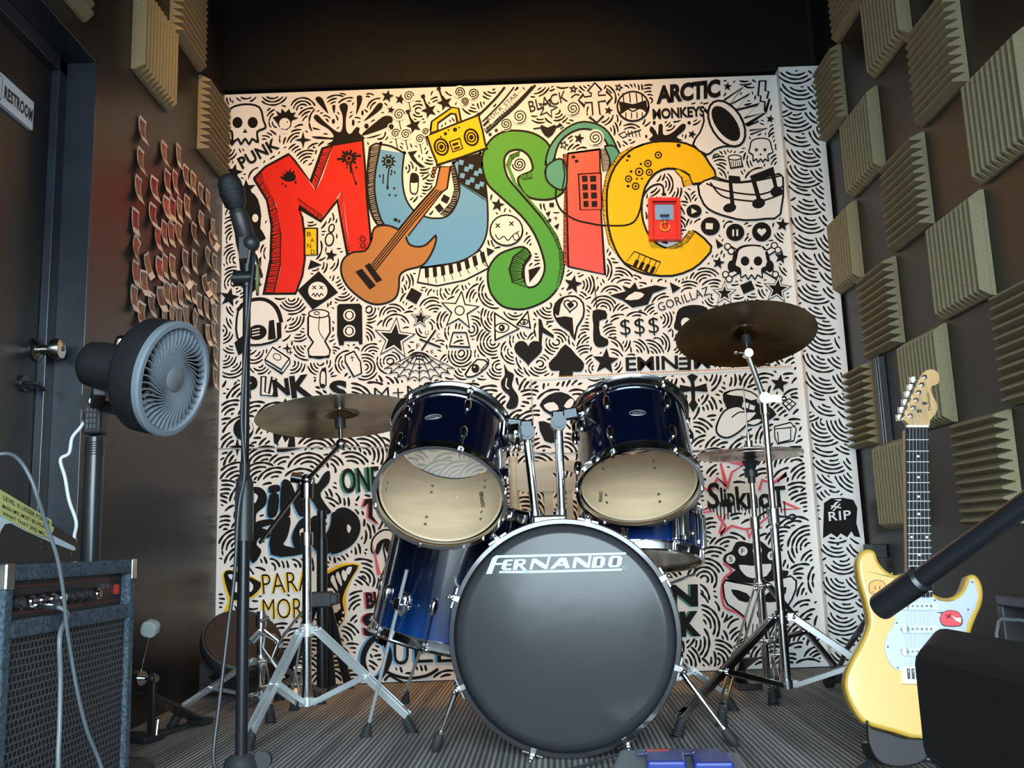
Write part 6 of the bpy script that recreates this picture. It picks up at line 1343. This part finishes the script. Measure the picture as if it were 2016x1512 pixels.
for x in (-.07,-.02,.03): m=MB(); m.ball(G(x,-.040,.049),.004,8,6); m.build('button',chrome,root)
m=MB(); P=[G(-.09,.02,.035),G(-.10,.05,.035),G(-.15,.06,.02),G(-.22,.03,.006),G(-.27,-.04,.006),G(-.30,-.2,.006)]; m.tube(P,.0032,8,smooth_path=5); tag(m.build('pedal_cable',mat('cable_black',(.03,.032,.036),.4)),'black cable curling from the grey effects unit along the floor','cable')
# ------------------------------------------------------------------ yellow guitar
gp=atY(1740,1400,2.05); gn=Vector((-.06,-1,.17)).normalized()
def gpt(x,y,off=0.):
    d=ray(x,y); t=((gp-CAM).dot(gn)+off)/d.dot(gn); return CAM+d*t
gu=(gpt(1806,842)-gpt(1800,1180)); gu=(gu-gn*gu.dot(gn)).normalized(); gr_=gu.cross(gn).normalized()*-1
if gr_.x<0: gr_=-gr_
go=gpt(1790,1250)
def g2(x,y): v=gpt(x,y)-go; return (v.dot(gr_),v.dot(gu))
def c8(P): return [(1560+x/2.954,1000+y/2.954) for x,y in P]
def smooth2(P,k=5): return [(v.x,v.y) for v in crs([Vector((a,b,0)) for a,b in P],k,True)]
body=c8([(378,330),(392,265),(440,237),(485,255),(505,310),(545,358),(600,388),(655,378),(672,420),(740,440),(790,460),(830,500),(880,520),(935,515),(985,480),(1008,430),(1022,395),(1058,384),(1095,415),(1115,480),(1108,560),(1070,650),(1040,740),(1040,820),(1075,920),(1085,1040),(1040,1170),(940,1280),(830,1335),(720,1345),(600,1310),(490,1280),(410,1245),(345,1150),(310,1050),(314,970),(350,880),(400,790),(438,700),(445,640),(425,540),(395,440)])
ygl=mat('cream_yellow_lacquer',(.62,.375,.06),.3,coat=.5)
root=thing('electric_guitar','cream yellow electric guitar with white pickguard and stickers on a floor stand','guitar',tuple(gpt(1740,1450)))
b2=smooth2([g2(*q) for q in body],3)
m=MB(); m.prism(b2,go,gr_,gu,.040,0,round_=.009); m.build('body',ygl,root)
sg=1 if gr_.cross(gu).dot(gn)>0 else -1
def gw(x,y,off): return gpt(x,y)+gn*off
def gpoly(m,P,off,mi=0,k=3,dep=.0015):
    p2=[g2(*q) for q in P]
    if k>1: p2=smooth2(p2,k)
    m.prism(p2,go+gn*off,gr_,gu,dep,mi)
pick=c8([(590,440),(612,432),(660,448),(740,470),(800,505),(850,540),(920,545),(985,510),(1018,450),(1040,408),(1062,450),(1075,520),(1055,590),(1020,660),(1000,750),(985,860),(940,950),(860,955),(760,948),(640,948),(595,935),(558,890),(535,820),(545,750),(585,680),(598,600),(595,530),(583,480)])
m=MB(); gpoly(m,pick,.0025,0,3,.0025); pgd=m.build('pickguard',mat('pickguard_white',(.44,.49,.68),.25,coat=.3),root)
m=MB()
for x,y in c8([(603,447),(826,538),(1044,432),(1019,592),(605,669),(553,808),(611,930),(835,578),(631,708),(633,829)]):
    m.cyl(gw(x,y,.0025),gw(x,y,.0035),.0022,n=8)
m.build('screws',screwm,pgd)
def pickup(yc,xa,xb,tilt=0):
    m=MB(); A=gpt(*c8([(xa,yc)])[0])+gn*.003; B=gpt(*c8([(xb,yc+tilt)])[0])+gn*.003; m.bar(A,B,.018,.009,gn); m.cyl(A-gn*.004,A+gn*.0045,.009,n=14); m.cyl(B-gn*.004,B+gn*.0045,.009,n=14)
    p=m.build('pickup',mat('pickup_white',(.58,.70,.80),.3),root,bevel=.001); m=MB()
    for k in range(6): q=A+(B-A)*(.08+.168*k); m.cyl(q+gn*.004,q+gn*.0056,.0026,n=8)
    m.build('pole_pieces',screwm,p)
pickup(573,655,812); pickup(706,655,812); pickup(838,655,812,-6)
m=MB(); P=c8([(640,922),(805,922),(803,1022),(640,1022)]); gpoly(m,P,.010,0,1,.010)
for k in range(6): x,y=c8([(662+26*k,965)])[0]; q=gw(x,y,.012); m.box(q,(.0075,.006,.022)); 
m.build('bridge',chrome,root,bevel=.001)
neck=[(1780.5,846),(1823.5,846),(1832,1176),(1785.5,1176)]
m=MB(); gpoly(m,neck,.012,0,1,.006); fb=m.build('fingerboard',mat('rosewood_dark',(.008,.0075,.009),.6,spec=.25,noise=(60,.3,3,(6,6,.6))),root)
maple=mat('maple',(.55,.33,.14),.35,noise=(10,.14,4,(8,8,.6)))
m=MB(); gpoly(m,[(1781,846),(1823,846),(1831,1160),(1786,1160)],.006,0,1,.022); m.build('neck',maple,root)
m=MB(); fy=[868.7,891,912,933,952.6,971,989,1006,1022,1037,1052.5,1066,1080,1092,1105,1116,1126,1137,1147,1156,1166]
for y in fy:
    t=(y-846)/330; xl_=1780.5+5*t; xr_=1823.5+8.5*t; m.tube([gw(xl_,y,.0125),gw(xr_,y,.0125)],.0011,6)
m.build('frets',mat('fret_wire',(.75,.73,.68),.5,.3),fb)
m=MB()
for y in (901,942,980,1014,1094,1119): m.cyl(gw(1803.5+(y-846)*.011,y,.012),gw(1803.5+(y-846)*.011,y,.0126),.0028,n=12)
for x in (1791,1821): m.cyl(gw(x,1059.5,.012),gw(x,1059.5,.0126),.0028,n=12)
m.build('inlay_dots',mat('pearl',(.8,.82,.85),.3),fb)
m=MB(); m.bar(gw(1780.5,843,.0135),gw(1823.5,843,.0135),.005,.007,gn); m.build('nut',mat('bone',(.82,.76,.62),.4),root)
hs=[(1590+x/4.725,600+y/4.725) for x,y in [(938,1140),(925,1120),(880,1078),(890,1040),(960,860),(1020,720),(1050,660),(1085,628),(1130,615),(1180,628),(1208,670),(1208,725),(1185,755),(1140,775),(1133,810),(1150,860),(1185,925),(1192,975),(1175,1025),(1125,1085),(1108,1140)]]
m=MB(); gpoly(m,hs,.010,0,3,.014); hd_=m.build('headstock',maple,root)
tun=[(1590+x/4.725,600+y/4.725) for x,y in [(1070,690),(1045,760),(1018,832),(992,903),(966,974),(940,1047)]]; peg=[(1590+x/4.725,600+y/4.725) for x,y in [(985,690),(960,760),(935,825),(910,900),(878,972),(858,1042)]]
for (x,y),(x2,y2) in zip(tun,peg):
    m=MB(); m.cyl(gw(x,y,.010),gw(x,y,.013),.0058,n=16); m.cyl(gw(x,y,.012),gw(x,y,.020),.0032,n=12); m.cyl(gw(x,y,-.008),gw(x2,y2,-.008),.0028,n=8); m.box(gw(x2,y2,-.008),(.011,.012,.016)); m.build('tuning_peg',chrome,hd_,bevel=.001)
m=MB(); V,Fc,asp=glyphs('Thomson',.008); A=gw(1831,812,.0106); B=gw(1826,776,.0106); Ud=(B-A); rd=Ud.cross(gn).normalized(); 
if rd.x<0: rd=-rd
m.add([A+Ud*u+rd*(-.0075*v) for u,v in V],Fc,0,False); m.build('headstock_lettering',blk,hd_)
m=MB(); 
for (x,y) in ((1817,797),(1806,812)): m.box(gw(x,y,.012),(.010,.004,.006))
m.build('string_tree',blackplastic,hd_)
m=MB()
for k in range(6):
    xn=1786+6.6*k; xb_=1784+8.6*k+0; m.tube([gw(*tun[5-k],.018),gw(xn,843,.0172),gw(c8([(662+26*k,0)])[0][0],1325,.016)],.0003 if k>2 else .00045,5)
m.build('strings',mat('string_steel',(.30,.30,.30),.4,.8),root)
st=mat('sticker_orange',(.85,.33,.05),.4); sr=mat('sticker_red',(.75,.04,.06),.4)
m=MB(); cx_,cy_=1560+495/2.954,1000+465/2.954
def disc(m,cx,cy,rx,ry,off,mi,n=24,tail=0):
    P=[(cx+rx*math.cos(t),cy+ry*math.sin(t)) for t in [2*PI*k/n for k in range(n)]]; gpoly(m,P,off,mi,1,.0002)
gpoly(m,c8([(443,470),(450,435),(490,417),(530,430),(545,465),(547,510),(540,545),(530,515),(522,530),(515,560),(508,525),(498,550),(492,520),(480,505),(455,498)]),.0009,1,3,.0004); gpoly(m,c8([(447,470),(453,438),(490,421),(527,433),(541,465),(543,500),(538,525),(530,505),(515,512),(502,510),(484,503),(458,494)]),.0012,0,3,.0003)
for x in (480,507): disc(m,*c8([(x,465)])[0],1.2,4,.0014,1,10)
m.tube([gw(*q,.0014) for q in c8([(462,480),(475,495),(495,500),(515,492),(525,478)])],.0006,5,1)
m.build('smiley_sticker',[st,blk],root)
m=MB(); x,y=c8([(925,640)])[0]; 
gpoly(m,c8([(853,640),(862,615),(832,608),(855,606),(875,605),(900,595),(940,596),(970,612),(988,650),(975,690),(880,690),(858,665)]),.0030,1,2,.0006); gpoly(m,c8([(857,642),(866,618),(890,602),(930,598),(965,614),(980,650),(970,684),(884,684),(863,662)]),.0034,0,2,.0006); gpoly(m,c8([(925,628),(950,640),(978,640),(975,668),(945,655)]),.0038,2,1,.0006)
m.tube([gw(*q,.004) for q in c8([(890,620),(918,642)])],.0009,5,1); m.tube([gw(*q,.004) for q in c8([(918,618),(892,642)])],.0009,5,1)
m.build('red_face_sticker',[sr,blk,card],pgd)
# guitar stand
fz=gpt(1752,1440); SX,SY=fz.x,fz.y
root=thing('guitar_stand','black guitar floor stand with padded cradle under the yellow guitar','stand',(SX,SY,0))
m=MB(); 
bowl=[(1704,1418),(1712,1432),(1740,1440),(1775,1452),(1818,1456),(1822,1490),(1800,1505),(1760,1510),(1725,1498),(1706,1462)]
p2=smooth2([g2(*q) for q in bowl],3); m.prism(p2,go+gn*.016,gr_,gu,.012,0,round_=.004); p2=smooth2([g2(*q) for q in [(1712,1464),(1740,1464),(1775,1468),(1818,1470),(1822,1490),(1800,1505),(1760,1510),(1725,1498)]],3); m.prism(p2,go+gn*.006,gr_,gu,.075,0,round_=.006); m.build('cradle',mat('cradle_black',(.006,.006,.007),.55),root)
bk=Vector((SX+.02,SY+.20,0)); m=MB(); hubp=gpt(1760,1215)-gn*.075; m.tube([gpt(1765,1480)-gn*.06,hubp,gpt(1775,1120)-gn*.07],.009,12); m.build('post',blackmetal,root)
fl=atZ(1632,1352)+Vector((0,0,0)); e=atY(1712,1207,2.45)
m=MB(); m.tube([hubp,atY(1722,1200,2.30),atY(1712,1212,2.36),atY(1668,1276,2.8),fl+Vector((.02,-.01,.03))],.008,12); lg=m.build('leg',blackmetal,root)
m=MB(); d=(atY(1668,1276,2.8)-fl).normalized(); m.lathe([(.008,0),(.018,.004),(.021,.02),(.018,.055),(.011,.075)],fl+Vector((0,0,.012)),d,18); m.build('rubber_foot',rubber,lg)
for f in (Vector((SX-.10,SY-.02,0)),Vector((SX+.18,SY-.04,0)),Vector((SX+.24,SY+.42,0))):
    m=MB(); m.tube([hubp if f.y>SY+.1 else gpt(1765,1478)-gn*.05,Vector((f.x,f.y,.012))],.008,10); lg=m.build('leg',blackmetal,root); m=MB(); m.cyl(f,f+Vector((0,0,.024)),.013,n=12); m.build('rubber_foot',rubber,lg)
# small black device hanging behind the guitar horn
p=atX(1722,1085,XR-.03); m=MB(); m.box((XR-.028,p.y,p.z),(.05,.10,.05)); m.box((XR-.040,p.y+.01,p.z-.055),(.03,.06,.05)); m.tube([(XR-.03,p.y,p.z-.05),(XR-.05,p.y-.02,p.z-.14),(XR-.03,p.y+.03,p.z-.2)],.006,8)
tag(m.build('wall_adapter',mat('adapter_black',(.02,.02,.022),.35),bevel=.008),'small black box with hanging cord on the wall behind the guitar horn','adapter')
# ------------------------------------------------------------------ black amplifier behind the ottoman
a0=atY(1958,1170,2.02); root=thing('keyboard_amplifier','black speaker cabinet with recessed sockets at the far right edge','amplifier',(1.18,1.8,0))
m=MB(); x0=a0.x; x1=XR-.02; zt_=a0.z; y0,y1=1.56,2.02; tt=.022; xm=(x0+x1)/2; ym=(y0+y1)/2
m.box((xm,ym,zt_-tt/2),(x1-x0,y1-y0,tt)); m.box((xm,ym,tt/2),(x1-x0,y1-y0,tt)); m.box((xm,y0+tt/2,zt_/2),(x1-x0,tt,zt_-2*tt)); m.box((xm,y1-tt/2,zt_/2),(x1-x0,tt,zt_-2*tt)); m.box((x1-.01,ym,zt_/2),(.02,y1-y0-2*tt,zt_-2*tt)); m.box((x0+.012,ym,(zt_-.12)/2+.01),(.018,y1-y0-2*tt,zt_-.16)); m.build('cabinet',mat('cab_black',(.022,.022,.024),.5),root,bevel=.004)
m=MB(); m.box((x0+.055,ym,zt_-.078),(.01,y1-y0-2*tt,.11)); pn=m.build('socket_panel',mat('panel_black',(.018,.018,.02),.4),root)
m=MB(); fz_=zt_-.055
for dy in (-.03,.03): m.box((x0+.046,1.84+dy,fz_),(.008,.003,.034))
for dz in (-.017,.017): m.box((x0+.046,1.84,fz_+dz),(.008,.06,.003))
m.build('socket_frame',steel,pn)
for k in range(3): m=MB(); m.cyl((x0+.05,1.78-.06*k,zt_-.075),(x0+.03,1.78-.06*k,zt_-.075),.012,n=14); m.build('socket',chrome,pn)
m=MB(); m.tube([(x0+.04,1.79,zt_-.07),(x0+.0,1.86,zt_-.05),(x0-.012,1.93,zt_-.045),(x0-.02,1.99,zt_-.075),(x0-.02,2.0,.05)],.0035,8,smooth_path=4); m.build('lead',mat('cable_grey',(.13,.15,.165),.4),root)
# ------------------------------------------------------------------ ottoman in the right foreground
zt_=.40
A=atZ(1797,1268,zt_); B=atZ(1836,1226,zt_); C2=atZ(2300,1205,zt_); D2=A+(atZ(2016,1318,zt_)-A)*1.5; C2=B+(D2-A)
root=thing('ottoman','black upholstered ottoman corner in the right foreground','ottoman',((A.x+C2.x)/2,(A.y+C2.y)/2,0))
def blockat(m,z0,z1,g=0.):
    cc=(A+B+C2+D2)/4; P=[p+(cc-p).normalized()*g for p in (A,B,C2,D2)]
    vs=[(p.x,p.y,z0) for p in P]+[(p.x,p.y,z1) for p in P]; m.add(vs,[(0,1,2,3),(7,6,5,4),(0,4,5,1),(1,5,6,2),(2,6,7,3),(3,7,4,0)],0,False)
uph=mat('black_upholstery',(.0065,.006,.0055),.6,bump=(300,.25,.001),spec=.3)
m=MB(); blockat(m,zt_-.105,zt_); o=m.build('cushion',uph,root,bevel=.018); o.modifiers['bevel'].segments=4
m=MB(); blockat(m,.02,zt_-.107,.004); m.build('base',uph,root,bevel=.008)
for p in (A,B,C2,D2):
    q=p+((A+B+C2+D2)/4-p)*.12; m=MB(); m.cyl((q.x,q.y,0),(q.x,q.y,.022),.018,n=12); m.build('leg',blackmetal,root)
# ------------------------------------------------------------------ boom tube in the foreground
p0=atY(1733,1196,.95); p1=atY(2030,984,.80); d=(p1-p0).normalized()
root=thing('microphone_boom_stand','black boom arm end reaching in from the right foreground edge','stand',((p0+d*.62).x,(p0+d*.62).y,0))
m=MB(); r0=.0125; m.cyl(p0,p0+d*.62,.0098,n=28); m.build('boom_arm',bkm,root)
m=MB(); m.lathe([(0,-.001),(.0125,0),(.0130,.002),(.0130,.058),(.0098,.061)],p0,d,32); m.build('end_sleeve',bkm,root)
q=p0+d*.62; m=MB(); m.cyl((q.x,q.y,.02),q,.011,n=18); m.build('pole',bkm,root); m=MB(); m.lathe([(0,0),(.13,0),(.13,.012),(.03,.03),(0,.03)],(q.x,q.y,0),(0,0,1),36); m.build('base',bkm,root); m=MB(); m.ball(q,.025,16,10); m.build('swivel_joint',blackplastic,root)
